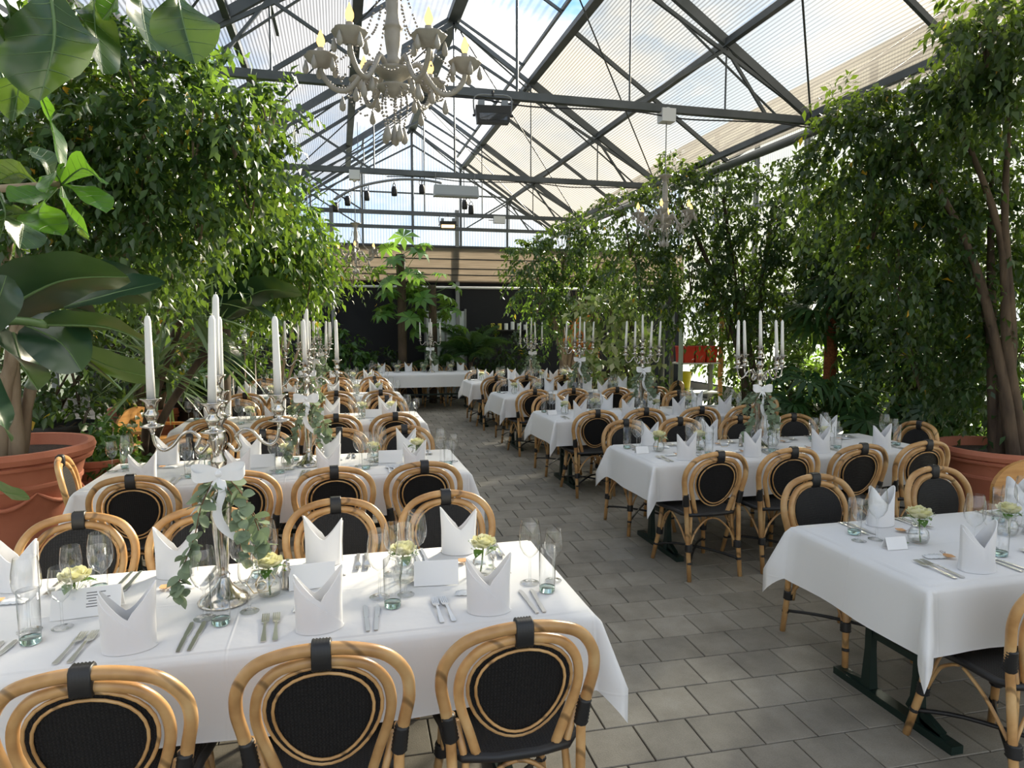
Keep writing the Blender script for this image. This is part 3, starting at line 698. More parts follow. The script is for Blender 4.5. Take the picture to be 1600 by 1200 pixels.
VASE = lathe_thing('glass_bud_vase', 'vase', [(0, .003), (.022, .001), (.033, .008), (.038, .028), (.034, .05), (.026, .062), (.028, .070), (.027, .070), (.025, .062), (.033, .049), (.036, .028), (.031, .012), (0, .008)], 18)
SALT = lathe_thing('pepper_mill', 'pepper mill', [(0, 0), (.017, 0), (.018, .004), (.0155, .012), (.016, .07), (.018, .074), (.011, .082), (.014, .094), (.008, .104), (0, .107)], 14, 'silver')
def make_favour():
    t = thing('wrapped_favour', 'x', 'favour')
    def fn(u, v): return ((u-.5)*.085, (v-.5)*.042, .004+.010*math.sin(PI*u)**.5*math.sin(PI*v)**.5+.002*math.sin(u*25+v*14))
    MB().grid(fn, 10, 6).build('packet', mat('crumpled clear wrap', (.70, .73, .76), .15), t, smooth=True)
    MB().prism([(.04, -.03), (.075, -.03), (.078, .0), (.062, .016), (.050, .016), (.038, 0)], .010, .0115).build('tag', 'kraft', t)
    MB().tube(spline([(.052, .015, .012), (.046, .03, .016), (.058, .032, .016), (.06, .016, .012), (.07, .03, .014)], 4), .001, 4).build('twine', 'twig', t)
    return proto(t)
FAV = make_favour()
def make_card():
    t = thing('tent_card', 'x', 'card')
    for s in (1, -1):
        MB().add([(-.085, s*.035, .001), (.085, s*.035, .001), (.085, 0, .085), (-.085, 0, .085), (-.085, s*.0365, .001), (.085, s*.0365, .001), (.085, s*.0015, .0865), (-.085, s*.0015, .0865)],
                 [(0,1,2,3),(7,6,5,4),(0,4,5,1),(1,5,6,2),(2,6,7,3),(3,7,4,0)]).build('card_leaf', 'paper', t)
    return proto(t)
CARD = make_card()
# ------------------------------------------------------------------ candelabrum, candle, bow, eucalyptus
def make_candelabrum():
    t = thing('candelabrum', 'x', 'candelabrum')
    MB().lathe([(0, .0), (.088, .0), (.090, .006), (.082, .012), (.080, .020), (.060, .030), (.045, .045), (.030, .062), (.020, .085), (.017, .095)], 28).build('base', 'silver', t, smooth=True)
    MB().lathe([(.017, .09), (.024, .10), (.016, .112), (.020, .14), (.030, .27), (.036, .36), (.038, .375), (.022, .395), (.016, .41), (.026, .425), (.028, .44), (.016, .455), (.014, .48), (.024, .50), (.026, .515), (.016, .535), (.020, .56), (.030, .59), (.024, .615), (.016, .64), (.030, .66), (.034, .67), (.018, .685), (.015, .70)], 20, wav=.05, wn=8).build('column', 'silver', t, smooth=True)
    def cup(par, x, y, z):
        MB().lathe([(.006, -.02), (.016, -.004), (.036, 0), (.040, .004), (.034, .007), (.012, .012), (.018, .03), (.024, .045), (.014, .056), (.016, .066), (.022, .085), (.034, .094), (.036, .099), (.014, .096), (.012, .09), (0, .088)], 16, x, y, z).build('candle_cup', 'silver', par, smooth=True)
    CUPS.append((0, 0, .72+.092)); cup(t, 0, 0, .72)
    for k in range(4):
        a = k*PI/2+.12; c, s = math.cos(a), math.sin(a)
        P = [(.030, .575), (.055, .545), (.072, .56), (.062, .585), (.06, .60), (.085, .622), (.115, .612), (.145, .575), (.175, .562), (.198, .585), (.205, .625)]
        arm = MB().tube(spline([(c*r, s*r, z) for r, z in P], 4), .0062, 7).build('arm', 'silver', t, smooth=True)
        cup(arm, c*.205, s*.205, .645); CUPS.append((c*.205, s*.205, .645+.092))
    return proto(t)
CUPS = []; CANDEL = make_candelabrum()
CANDLE = proto(tag(MB().lathe([(0, 0), (.0145, 0), (.0132, .10), (.0108, .272), (.006, .285), (0, .287)], 12).tube([(0, 0, .283), (.001, .001, .294)], .0008, 4).build('taper_candle', 'wax', smooth=True), 'x', 'candle'))
def make_bow():
    t = thing('ribbon_bow', 'x', 'ribbon')
    def strip(P, w, name, side=(0, 0, 1)):
        P = spline(P, 5); mb = MB(); n = len(P)
        for i, p in enumerate(P):
            ww = w[0]+(w[1]-w[0])*i/(n-1); q = Vector(side); mb.v += [tuple(p-q*ww), tuple(p+q*ww)]
        for i in range(n-1): mb.f.append((2*i, 2*i+1, 2*i+3, 2*i+2))
        return mb.build(name, 'satin', t, smooth=True)
    for s in (1, -1):
        strip([(0, -.034, 0), (s*.045, -.050, .022), (s*.085, -.045, .020), (s*.075, -.062, -.004), (s*.035, -.060, -.006), (0, -.042, 0)], (.016, .018), 'loop')
    strip([(.0, -.040, -.005), (.012, -.055, -.06), (-.008, -.058, -.13), (.01, -.055, -.19), (.055, -.05, -.235)], (.014, .016), 'tail', (1, .1, .25))
    strip([(-.0, -.040, -.005), (-.03, -.055, -.05), (-.065, -.05, -.10), (-.085, -.045, -.13)], (.013, .015), 'tail', (.8, .1, .6))
    MB().lathe([(0, -.014), (.012, -.008), (.014, 0), (.012, .008), (0, .014)], 10, 0, -.04, 0).build('knot', 'satin', t, smooth=True)
    return proto(t)
BOW = make_bow()
def disc_leaf(w, l, fold=.15, seg=5):
    """round leaf along +Y with a folded midrib"""
    V = []; F = []
    for j in range(seg+1):
        v = j/seg; ww = w*math.sin(PI*min(1, .06+.94*v))**.75 if 0 < v < 1 else .001
        V += [(-ww, l*v, fold*ww+.10*l*v*v*-1), (0, l*v, -.10*l*v*v), (ww, l*v, fold*ww-.10*l*v*v)]
    for j in range(seg):
        a = j*3; F += [(a, a+1, a+4, a+3), (a+1, a+2, a+5, a+4)]
    me = bpy.data.meshes.new('leaf'); me.from_pydata(V, [], F); me.polygons.foreach_set('use_smooth', [True]*len(F)); return me
def make_garland():
    t = thing('eucalyptus_sprig', 'x', 'foliage'); rn = random.Random(5)
    lm = disc_leaf(.024, .050); lm.materials.append(M['euca'])
    strands = [[(.02, -.03, .46), (.06, -.07, .40), (.10, -.08, .30), (.13, -.06, .20)], [(-.02, -.03, .46), (-.07, -.07, .38), (-.10, -.08, .27), (-.14, -.07, .16), (-.16, -.09, .09)],
               [(.0, -.035, .46), (.04, -.08, .37), (.06, -.10, .26), (.07, -.09, .17)], [(.02, .03, .46), (.07, .07, .40), (.12, .07, .30), (.15, .06, .22)], [(-.02, .03, .46), (-.05, .08, .38), (-.06, .09, .27)]]
    for P in strands:
        Q = spline(P, 6); st = MB().tube(Q, .0022, 5).build('twig', 'twig', t, smooth=True)
        for i in range(2, len(Q)):
            for s in (1, -1):
                if rn.random() < .22: continue
                o = link('leaf', lm, st, Q[i]); a = rn.uniform(0, 6.28)
                o.rotation_euler = (rn.uniform(-1.3, .1), rn.uniform(-.7, .7), a); k = rn.uniform(.75, 1.25); o.scale = (k, k, k)
    return proto(t)
EUC = make_garland()
def make_loose():
    t = thing('eucalyptus_leaves', 'x', 'foliage'); lm = disc_leaf(.014, .03, .1); lm.materials.append(M['euca'])
    MB().tube([(-.05, 0, .003), (0, .006, .004), (.045, -.004, .004)], .0012, 4).build('twig', 'twig', t)
    for x, y, a in ((-.02, .0, .6), (.0, .004, -.8), (.02, .002, .9), (.045, -.004, -1.5), (.01, .004, 2.6)):
        o = link('leaf', lm, t, (x, y, .006)); o.rotation_euler = (.15, 0, a)
    return proto(t)
LOOSE = make_loose()
def make_number(digit):
    t = thing('table_number', 'x', 'table number'); P = [(.05*math.cos(R(60*k)), 0, .045+.05*math.sin(R(60*k))) for k in range(6)]
    MB().tube(P, .0022, 6, closed=True).build('hexagon_frame', 'gold', t)
    if digit:
        Q = [(.016, .078), (.0, .068), (-.014, .048), (-.018, .032), (-.010, .014), (.006, .010), (.018, .022), (.016, .038), (.003, .045), (-.012, .038), (-.017, .030)]
        MB().tube(spline([(x, -.004, z) for x, z in Q], 5), .0042, 6, flat=.5).build('numeral', 'gold', t, smooth=True)
    return t
# ------------------------------------------------------------------ laying the tables
LEVEL = {0: 3, 1: 3, 2: 2, 3: 1, 4: 1, 5: 1}
def lay(T, seats_near, seats_far, cand):
    ph = T['ph']; occ = []; z = TZ+.003; lv = LEVEL[T['i']]
    if cand: occ.append((cand[0], cand[1], .10))
    def free(x, y, r):
        for k in range(60):
            a = k*2.4; d = .006*k; px, py = x+d*math.cos(a), y+d*math.sin(a)
            if T['x0']+.04 < px < T['x1']-.04 and T['y0']+.04 < py < T['y1']-.04 and all((px-q[0])**2+(py-q[1])**2 > (r+q[2])**2 for q in occ):
                occ.append((px, py, r)); return px, py
        return None
    seats = [(x, 'near', 0, k) for k, x in enumerate(seats_near)]+[(x, 'far', 1, k) for k, x in enumerate(seats_far)]
    S = lambda k: SEATW[k] if T['side'] != 'H' else ['leftmost seat', 'second seat', 'third seat', 'rightmost seat'][k]
    for x, side, f, k in seats:
        s = -1 if f else 1; yb = T['y1'] if f else T['y0']; rz = PI if f else 0
        occ.append((x, yb+s*.095, .06)); w = f'{S(k)}, {side} side of {ph}'
        place(NAP, (x, yb+s*.095, z), rz+R(jig.uniform(-12, 12)), f'crown folded white napkin, {w}', 'crown folded napkins')
        if lv >= 2:
            for q, dx in enumerate((-.175, -.140)):
                occ.append((x+s*dx, yb+s*.12, .012)); place(FORK, (x+s*dx, yb+s*.125, z), rz+R(jig.uniform(-5, 5)), f'{["outer", "inner"][q]} fork, {w}', 'forks on the tables')
            for q, dx in enumerate((.185, .150)):
                occ.append((x+s*dx, yb+s*.12, .012)); place(KNIFE, (x+s*dx, yb+s*.125, z), rz+R(jig.uniform(-4, 4)), f'{["outer", "inner"][q]} knife, {w}', 'knives on the tables')
    for x, side, f, k in seats:
        s = -1 if f else 1; yb = T['y1'] if f else T['y0']; w = f'{S(k)}, {side} side of {ph}'
        for pr_, dx, dy, r, nm, g in ((TUMB, .245, .20, .035, 'tall water tumbler', 'water tumblers'), (REDG, .205, .295, .047, 'large wine glass', 'large wine glasses'), (WHTG, .300, .295, .040, 'small wine glass', 'small wine glasses')):
            p = free(x+s*dx, yb+s*dy, r)
            if p: place(pr_, (*p, z), 0, f'{nm}, {w}', g)
        if lv >= 3:
            p = free(x-s*.05, yb+s*.25, .05)
            if p: place(FAV, (*p, z), (PI if f else 0)+R(jig.uniform(-20, 20)), f'wrapped favour with kraft tag, {w}', 'favours with kraft tags')
    vx = [sum(seats_far[i:i+2])/2+.02 for i in range(len(seats_far)-1)]+[seats_far[0]+(.05 if T['side'] == 'L' else -.06)]
    for k, x in enumerate(vx):
        p = free(x, (T['y0']+T['y1'])/2+.02, .045)
        if not p: continue
        w = ['in the first gap from aisle', 'in the second gap', 'in the third gap', 'at the aisle end'][k if k < len(vx)-1 else 3]
        place(VASE, (*p, z), 0, f'small round glass vase {w}, {ph}', 'bud vases', 1.2); place(ROSE, (*p, z+.004), jig.uniform(0, 6), f'cream rose {w}, {ph}', 'cream roses', jig.uniform(1.15, 1.38))
    for k, x in enumerate([seats_far[1]-.28, seats_far[0]-.22] if lv >= 2 else []):
        p = free(x, (T['y0']+T['y1'])/2, .07)
        if p: place(CARD, (*p, z), R(jig.uniform(-8, 8)), scale=1 if T['side'] == 'L' else .6, label=f'blank white tent card, {["farther from", "nearer to"][k]} the aisle, {ph}', group='tent cards')
    if lv >= 2:
        p = free(seats_far[1]-.13 if T['side'] == 'L' else seats_far[1]+.16, (T['y0']+T['y1'])/2+.06, .022)
        if p: place(SALT, (*p, z), 0, f'small silver pepper mill beside the candelabrum, {ph}', 'pepper mills')
    if cand:
        cx, cy = cand; rz = jig.uniform(-.15, .15); place(CANDEL, (cx, cy, z), rz, f'five branched silver candelabrum standing on the {ph}', 'silver candelabra')
        for q, (ux, uy, uz) in enumerate(CUPS):
            c, s_ = math.cos(rz), math.sin(rz); o = place(CANDLE, (cx+ux*c-uy*s_, cy+ux*s_+uy*c, z+uz), 0, f'white taper candle, {["centre cup", "right arm", "rear arm", "left arm", "front arm"][q]} of the {ph} candelabrum', 'white taper candles')
            o.rotation_euler = (R(jig.uniform(-2, 2)), R(jig.uniform(-2.5, 2.5)), 0)
        place(BOW, (cx, cy, z+.475), jig.uniform(-.3, .3), f'white satin bow tied round the {ph} candelabrum', 'satin bows')
        place(EUC, (cx, cy, z), jig.uniform(-.4, .4), f'eucalyptus sprig hanging from the {ph} candelabrum', 'eucalyptus sprigs')
CANDS = {('L', 0): (-.42, 2.57), ('L', 1): (-.22, 4.97), ('L', 2): (-.33, 7.4), ('L', 3): (-.33, 9.75), ('L', 4): (-.33, 12.1), ('R', 0): (3.75, 2.5), ('R', 1): (3.27, 4.82), ('R', 2): (3.32, 7.12), ('R', 3): (3.38, 9.37), ('R', 4): (3.3, 11.66)}
for T in TABLES:
    a = T['seats'] if not (T['side'] == 'R' and T['i'] == 0) else [2.5, 3.06]
    lay(T, a, T['far'], CANDS[(T['side'], T['i'])])
lay(HT, [], [.85, 1.4, 1.95, 2.5], (1.82, 14.0))
tn = make_number('6'); tn.location = (-.30, 2.62, TZ+.003); tn.rotation_euler = (0, 0, R(10)); tag(tn, 'gold number six in a hexagon frame on the front left table')
for k, (x, y, w) in enumerate(((3.02, 4.9, 'second right'), (3.1, 7.1, 'third right'))):
    tn = make_number(None); tn.location = (x, y, TZ+.003); tag(tn, f'gold hexagon frame standing on the {w} table')
for x, y, rz, w in ((2.42, 2.47, .5, 'beside the favour on the front right table'), (.62, 2.62, 2.2, 'near the aisle end of the front left table'), (.25, 4.98, .4, 'on the second left table'), (2.75, 4.8, 1.0, 'on the second right table')):
    place(LOOSE, (x, y, TZ+.003), rz, f'few loose eucalyptus leaves {w}', 'loose eucalyptus leaves')
# menu card with small printed lines, front left table
mc = thing('menu_card', 'white menu card with small printed lines on the front left table', 'card', (-.86, 2.58, TZ+.003), R(6))
lf = None
for s in (1, -1):
    o = MB().add([(-.105, s*.04, .001), (.105, s*.04, .001), (.105, 0, .088), (-.105, 0, .088), (-.105, s*.0415, .001), (.105, s*.0415, .001), (.105, s*.0015, .0895), (-.105, s*.0015, .0895)],
             [(0,1,2,3),(7,6,5,4),(0,4,5,1),(1,5,6,2),(2,6,7,3),(3,7,4,0)]).build('card_leaf', 'paper', mc)
    if s < 0: lf = o
for k, w in enumerate((.058, .052, .072, .055, .046, .052)):
    t = .80-.095*k; y = -.0415+.04*t; z = .001+.0885*t; x0 = .0 if k != 3 else .006
    MB().add([(x0, y-.0004, z), (x0+w, y-.0004, z), (x0+w, y+.0007, z+.0028), (x0, y+.0007, z+.0028)], [(0, 1, 2, 3)]).build('printed_line', 'ink', lf)
# ------------------------------------------------------------------ plants
def np_mesh(name, V, F4):
    me = bpy.data.meshes.new(name); nv, nf = len(V), len(F4)
    me.vertices.add(nv); me.vertices.foreach_set('co', V.astype(np.float32).ravel())
    me.loops.add(nf*4); me.loops.foreach_set('vertex_index', F4.astype(np.int32).ravel())
    me.polygons.add(nf); me.polygons.foreach_set('loop_start', (np.arange(nf)*4).astype(np.int32)); me.update(calc_edges=True); return me
def unit(a): return a/np.maximum(np.linalg.norm(a, axis=-1, keepdims=True), 1e-9)
def leaf_cloud(P, D, L, W, rng, droop=.25):
    """P,D (n,3): folded lance leaves with their tip along D"""
    n = len(P); D = unit(D); up = np.tile([0, 0, 1.], (n, 1))+rng.normal(0, .5, (n, 3)); S = unit(np.cross(D, up)); N = np.cross(S, D)
    L = L*rng.uniform(.7, 1.2, (n, 1)); W = W*rng.uniform(.75, 1.15, (n, 1))
    V = np.stack([P, P+D*L*.45+S*W*.5+N*W*.18, P+D*L*.5, P+D*L*.45-S*W*.5+N*W*.18, P+D*L-N*L*droop], 1)
    b = (np.arange(n)*5)[:, None]
    F = np.concatenate([b+np.array([0, 2, 4, 1]), b+np.array([0, 3, 4, 2])], 0)
    return V.reshape(-1, 3), F
def crown(blobs, rng, L=.07, W=.032, per=12, tl=.34, dens=1.0, weep=.55, shell=.55):
    Ps, Ds = [], []
    for (c, r, n) in blobs:
        n = max(3, int(n*dens)); c = np.array(c); r = np.array(r if hasattr(r, '__len__') else (r,)*3)
        q = unit(rng.normal(0, 1, (n, 3))); rad = rng.uniform(shell, 1, (n, 1))**.7; st = c+q*rad*r*.85
        d0 = unit(q+rng.normal(0, .45, (n, 3))+np.array([0, 0, .15]))
        t = np.linspace(0, 1, per)[None, :, None]; ln = tl*rng.uniform(.6, 1.25, (n, 1, 1))
        pts = st[:, None]+d0[:, None]*ln*t+np.array([0, 0, -1.])*weep*ln*t*t
        tang = unit(d0[:, None]+np.array([0, 0, -1.])*weep*2*t)
        sd = unit(np.cross(tang, rng.normal(0, 1, (n, 1, 3))))*np.where(np.arange(per) % 2, 1, -1)[None, :, None]
        D = unit(tang*.55+sd*.75+np.array([0, 0, -.45])+rng.normal(0, .2, tang.shape))
        Ps.append(pts.reshape(-1, 3)); Ds.append(D.reshape(-1, 3))
    return leaf_cloud(np.concatenate(Ps), np.concatenate(Ds), L, W, rng)
def pot(name, label, x, y, r, h, m='terracotta', festoon=False):
    t = thing(name, label, 'plant pot', (x, y, 0))
    MB().lathe([(0, .002), (r*.66, .002), (r*.70, .02), (r*.84, h*.62), (r*.86, h*.64), (r*.86, h*.67), (r*.85, h*.68), (r*.90, h*.83), (r*.97, h*.84), (r*.985, h*.87), (r*.95, h*.885), (r, h*.90), (r*1.02, h*.95), (r, h), (r*.93, h), (r*.90, h*.9), (r*.88, h*.86)], 36).build('body', m, t, auto=35)
    MB().cap_disc(r*.89, h*.88, 30).build('soil', 'soil', t)
    if festoon:
        for k in range(8):
            a0 = k*PI/4; mb = MB(); P = []
            for j in range(9):
                u = j/8; a = a0+u*PI/4; rr = r*.832+.004; P.append((rr*math.cos(a), rr*math.sin(a), h*.60-.10*math.sin(PI*u)))
            mb.tube(P, [.006+.012*math.sin(PI*j/8)*(1+.25*(j % 2)) for j in range(9)], 7).build('festoon', m, t, smooth=True)
    return t
def branches(t, base, tips, m, r0=.035, seed=0, name='trunk', wob=.06):
    rn = random.Random(seed)
    for k, tip in enumerate(tips):
        b = Vector(base)+Vector((rn.uniform(-.12, .12), rn.uniform(-.12, .12), 0)); e_ = Vector(tip); mids = []
        for u in (.33, .66): q = b.lerp(e_, u); q.x = b.x+(e_.x-b.x)*u**1.7+rn.uniform(-wob, wob); q.y = b.y+(e_.y-b.y)*u**1.7+rn.uniform(-wob, wob); mids.append(q)
        P = spline([b]+mids+[e_], 5); n = len(P)
        MB().tube(P, [r0*(1-.75*i/(n-1))*rn.uniform(.9, 1.1) for i in range(n)], 7, False).build(name, m, t, smooth=True)
def tree(name, label, base, blobs, lm, bark='bark', L=.07, W=.032, per=12, dens=1, seed=1, r0=.035, tl=.34, weep=.55, group='trees round the dining tables', cat='tree', shell=.45, trunks=None, extra=1):
    """blobs: ((px, py, Y), radius, twigs)"""
    rng = np.random.default_rng(seed); t = thing(name, label, cat, base, 0, group); B = Vector(base)
    bl = [(tuple(at(*c)-B), r, n) for c, r, n in blobs]
    V, F = crown(bl, rng, L, W, per, tl, dens, weep, shell); me = np_mesh('foliage', V, F); me.materials.append(M[lm])
    o = link('foliage', me, t); o['kind'] = 'stuff'
    tips = [b[0] for b in bl] if trunks is None else [tuple(at(*q)-B) for q in trunks]
    branches(t, (0, 0, 0), tips, bark, r0, seed)
    rn = random.Random(seed)
    for b in bl[::max(1, len(bl)//8)]:
        for _ in range(3*extra):
            q = Vector(b[0]); d = Vector((rn.uniform(-1, 1), rn.uniform(-1, 1), rn.uniform(-.3, 1)))*.8
            rr = b[1] if not hasattr(b[1], '__len__') else b[1][0]
            MB().tube(spline([q-Vector((0, 0, rr*.8)), q+d*rr*.4, q+d*rr], 4), [.010, .009, .008, .007, .006, .005, .004, .004, .003], 5, False).build('branch', bark, t, smooth=True)
    return t
# left side
pot('terracotta_pot', 'huge terracotta planter with moulded festoons at the left edge', -2.62, 6.2, .64, .80, festoon=True)
tree('ficus_tree', 'weeping fig growing from the huge festooned planter on the left', (-2.62, 6.2, .70),
     [((60, 180, 5.6), .55, 110), ((140, 150, 5.4), .6, 150), ((235, 170, 5.2), .55, 120), ((300, 200, 5.1), .42, 80), ((365, 190, 5.0), .3, 34), ((418, 185, 5.0), .22, 16), ((120, 270, 5.6), .6, 150), ((220, 270, 5.5), .6, 150), ((310, 290, 5.4), .5, 110), ((390, 285, 5.3), .32, 40),
      ((170, 350, 5.8), .55, 110), ((265, 355, 5.8), .5, 100), ((60, 330, 5.9), .6, 120), ((250, 90, 5.3), .3, 34)],
     'ficus', L=.085, W=.042, per=12, seed=3, r0=.055, trunks=[(60, 180, 5.6), (140, 150, 5.4), (235, 170, 5.2), (310, 290, 5.4), (170, 350, 5.8), (40, 250, 5.9)])
pot('terracotta_pot', 'smaller terracotta pot of low shrubs behind the left end chair', -2.15, 6.95, .33, .55)
tree('potted_shrub', 'low leafy shrub in the smaller terracotta pot on the left', (-2.15, 6.95, .5), [((150, 715, 6.9), .2, 40), ((190, 725, 6.8), .2, 34), ((160, 690, 7.0), .18, 26)], 'shrub', L=.09, W=.06, per=6, tl=.16, seed=4, r0=.008, group='low shrubs', cat='shrub', extra=0)
pot('terracotta_pot', 'terracotta pot beside the black tub on the left', -2.35, 9.3, .42, .72)
pot('plant_tub', 'black plastic plant tub on the left', -1.75, 9.4, .30, .80, 'black')
pot('plant_tub', 'black plastic tub among the left hand plants', -2.9, 8.2, .36, .70, 'black')
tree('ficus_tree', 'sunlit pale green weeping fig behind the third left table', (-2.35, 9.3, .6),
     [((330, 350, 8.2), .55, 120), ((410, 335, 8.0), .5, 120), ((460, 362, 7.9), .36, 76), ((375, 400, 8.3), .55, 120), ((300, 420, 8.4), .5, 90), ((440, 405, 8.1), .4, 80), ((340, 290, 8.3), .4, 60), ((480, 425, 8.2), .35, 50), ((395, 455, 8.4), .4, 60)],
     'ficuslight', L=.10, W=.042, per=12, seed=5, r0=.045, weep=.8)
tree('slender_tree', 'thin stemmed sparse tree behind the left hand candles', (-.95, 11.2, 0),
     [((455, 415, 11.3), .42, 60), ((505, 420, 11.3), .4, 50), ((550, 425, 11.3), .28, 22), ((480, 460, 10.8), .3, 26), ((430, 450, 11), .35, 40)], 'ficus', L=.08, W=.04, per=9, seed=6, r0=.022,
     trunks=[(430, 400, 10.8), (470, 405, 10.8), (500, 420, 10.6), (540, 420, 10.5), (555, 400, 10.5), (450, 440, 11)])
tree('dark_shrub', 'dark bushy shrub against the left wall', (-3.4, 8.6, 0), [((40, 600, 8.2), .7, 70), ((120, 560, 8.6), .7, 70), ((200, 520, 9.0), .8, 80), ((110, 450, 8.6), .8, 90), ((20, 450, 8.4), .8, 80), ((240, 450, 9.4), .7, 70), ((120, 660, 8.0), .5, 50)], 'ficusdark', 'darkbark', L=.12, W=.06, per=9, seed=7, r0=.03, group='dark shrubs', cat='shrub')
tree('dark_shrub', 'dark shrub behind the fourth left table', (-2.6, 12.2, 0), [((330, 560, 11.8), .6, 60), ((380, 530, 12), .7, 70), ((430, 560, 12.2), .6, 50), ((350, 480, 12), .7, 60), ((300, 520, 12), .6, 50)], 'ficusdark', 'darkbark', L=.12, W=.06, per=9, seed=8, r0=.03, group='dark shrubs', cat='shrub')
tree('leafy_bush', 'leafy green bush before the black wall left of the head table', (.35, 15.3, 0), [((530, 540, 15.2), .38, 44), ((545, 565, 15.0), .4, 44), ((510, 560, 15.2), .35, 34)], 'shrub', 'darkbark', L=.17, W=.09, per=7, seed=9, r0=.02, tl=.3, group='low shrubs', cat='shrub')
tree('leafy_bush', 'dark low bush right of the head table', (3.6, 15.3, 0), [((780, 545, 15.1), .55, 50), ((815, 570, 15.0), .45, 40), ((770, 580, 15.2), .4, 34), ((590, 570, 15.2), .4, 40)], 'ficusdark', 'darkbark', L=.13, W=.07, per=7, seed=10, r0=.02, group='low shrubs', cat='shrub')
# right side
pot('terracotta_pot', 'large terracotta pot at the right edge behind the wooden bench', 5.72, 4.75, .54, .68)
tree('ficus_tree', 'towering dark weeping fig in the right hand terracotta pot', (5.72, 4.75, .60),
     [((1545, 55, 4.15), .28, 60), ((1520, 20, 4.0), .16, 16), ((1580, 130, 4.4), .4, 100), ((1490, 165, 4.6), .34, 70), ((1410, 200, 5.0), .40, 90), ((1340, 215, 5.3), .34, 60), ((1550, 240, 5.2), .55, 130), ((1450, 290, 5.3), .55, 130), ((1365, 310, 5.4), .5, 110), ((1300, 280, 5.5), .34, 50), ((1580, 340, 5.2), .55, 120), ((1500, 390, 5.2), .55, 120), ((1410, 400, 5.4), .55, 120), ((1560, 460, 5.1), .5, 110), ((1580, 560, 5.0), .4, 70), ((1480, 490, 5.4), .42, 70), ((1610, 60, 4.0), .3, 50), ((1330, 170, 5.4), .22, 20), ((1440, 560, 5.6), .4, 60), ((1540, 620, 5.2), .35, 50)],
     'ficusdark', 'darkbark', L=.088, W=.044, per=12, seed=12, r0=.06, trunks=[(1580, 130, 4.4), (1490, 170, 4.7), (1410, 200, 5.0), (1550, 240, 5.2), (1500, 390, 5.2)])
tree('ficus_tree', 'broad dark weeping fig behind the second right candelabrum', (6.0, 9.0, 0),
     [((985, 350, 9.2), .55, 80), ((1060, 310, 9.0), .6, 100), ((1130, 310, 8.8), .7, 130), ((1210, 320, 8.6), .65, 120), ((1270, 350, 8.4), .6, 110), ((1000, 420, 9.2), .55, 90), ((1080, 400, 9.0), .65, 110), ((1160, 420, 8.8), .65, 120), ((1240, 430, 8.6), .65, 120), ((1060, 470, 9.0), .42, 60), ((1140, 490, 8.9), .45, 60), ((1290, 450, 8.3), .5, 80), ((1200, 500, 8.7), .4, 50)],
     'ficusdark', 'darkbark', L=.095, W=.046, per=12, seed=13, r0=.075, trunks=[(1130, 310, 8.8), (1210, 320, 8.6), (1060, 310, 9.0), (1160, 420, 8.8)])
tree('ficus_tree', 'weeping fig with reddish stems behind the fourth right table', (4.35, 12.6, .5),
     [((830, 410, 12.2), .5, 80), ((880, 390, 12.2), .55, 100), ((940, 400, 12.0), .55, 100), ((840, 455, 12.2), .5, 80), ((900, 455, 12.2), .5, 90), ((960, 450, 12.0), .5, 80), ((865, 500, 12.2), .4, 50), ((915, 360, 12.1), .35, 40)],
     'ficus', 'bark', L=.10, W=.05, per=11, seed=14, r0=.06)
pot('terracotta_pot', 'terracotta pot under the reddish stemmed fig', 4.35, 12.6, .45, .6)
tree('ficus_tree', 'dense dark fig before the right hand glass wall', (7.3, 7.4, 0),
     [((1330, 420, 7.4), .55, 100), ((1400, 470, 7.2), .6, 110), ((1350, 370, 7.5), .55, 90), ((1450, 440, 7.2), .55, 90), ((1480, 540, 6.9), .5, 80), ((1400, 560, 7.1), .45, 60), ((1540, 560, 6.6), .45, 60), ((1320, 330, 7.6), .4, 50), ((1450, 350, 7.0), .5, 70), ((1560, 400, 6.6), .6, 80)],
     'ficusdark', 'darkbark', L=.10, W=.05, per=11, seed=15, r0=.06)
tree('variegated_shrub', 'tall cream variegated shrub behind the third right table', (4.95, 10.6, 0),
     [((955, 485, 10.4), .34, 30), ((925, 490, 10.5), .24, 16), ((985, 500, 10.3), .25, 18), ((950, 555, 10.4), .42, 40), ((985, 580, 10.3), .35, 30), ((930, 590, 10.4), .3, 24), ((1000, 545, 10.4), .25, 16)], 'varieg', 'darkbark', L=.17, W=.10, per=6, seed=16, r0=.02, tl=.25, weep=.3, group='low shrubs', cat='shrub')
tree('orange_glow_plant', 'plant with an orange glow put into its leaf colour behind the fourth right candelabrum', (4.55, 11.0, 0), [((905, 520, 10.9), .16, 14), ((910, 545, 10.9), .15, 12), ((915, 500, 10.9), .12, 8)], 'orange', 'darkbark', L=.12, W=.05, per=6, seed=17, r0=.012, tl=.16, group='low shrubs', cat='shrub', extra=0)  # plant added for an orange lit spot, the glow is only leaf colour
for k, (px, py, Y, n) in enumerate(((1015, 605, 10.4, 34), (1250, 640, 7.6, 40), (1540, 630, 6.2, 40), (1165, 615, 9.0, 40), (1475, 690, 6.2, 34))):
    c = at(px, py, Y); tree('leafy_bush', ['mid green bush by the yellow bin', 'bright green bush beside the second right candelabrum', 'lit green bush by the right hand pot', 'green bush behind the third right table', 'small green bush behind the right end chair'][k], (c.x, c.y, 0), [((px, py, Y), .35, n), ((px+25, py+25, Y), .3, n), ((px-20, py+30, Y), .3, n)], 'shrub' if k != 3 else 'ficusdark', 'darkbark', L=.11, W=.055, per=8, seed=20+k, r0=.015, group='low shrubs', cat='shrub')
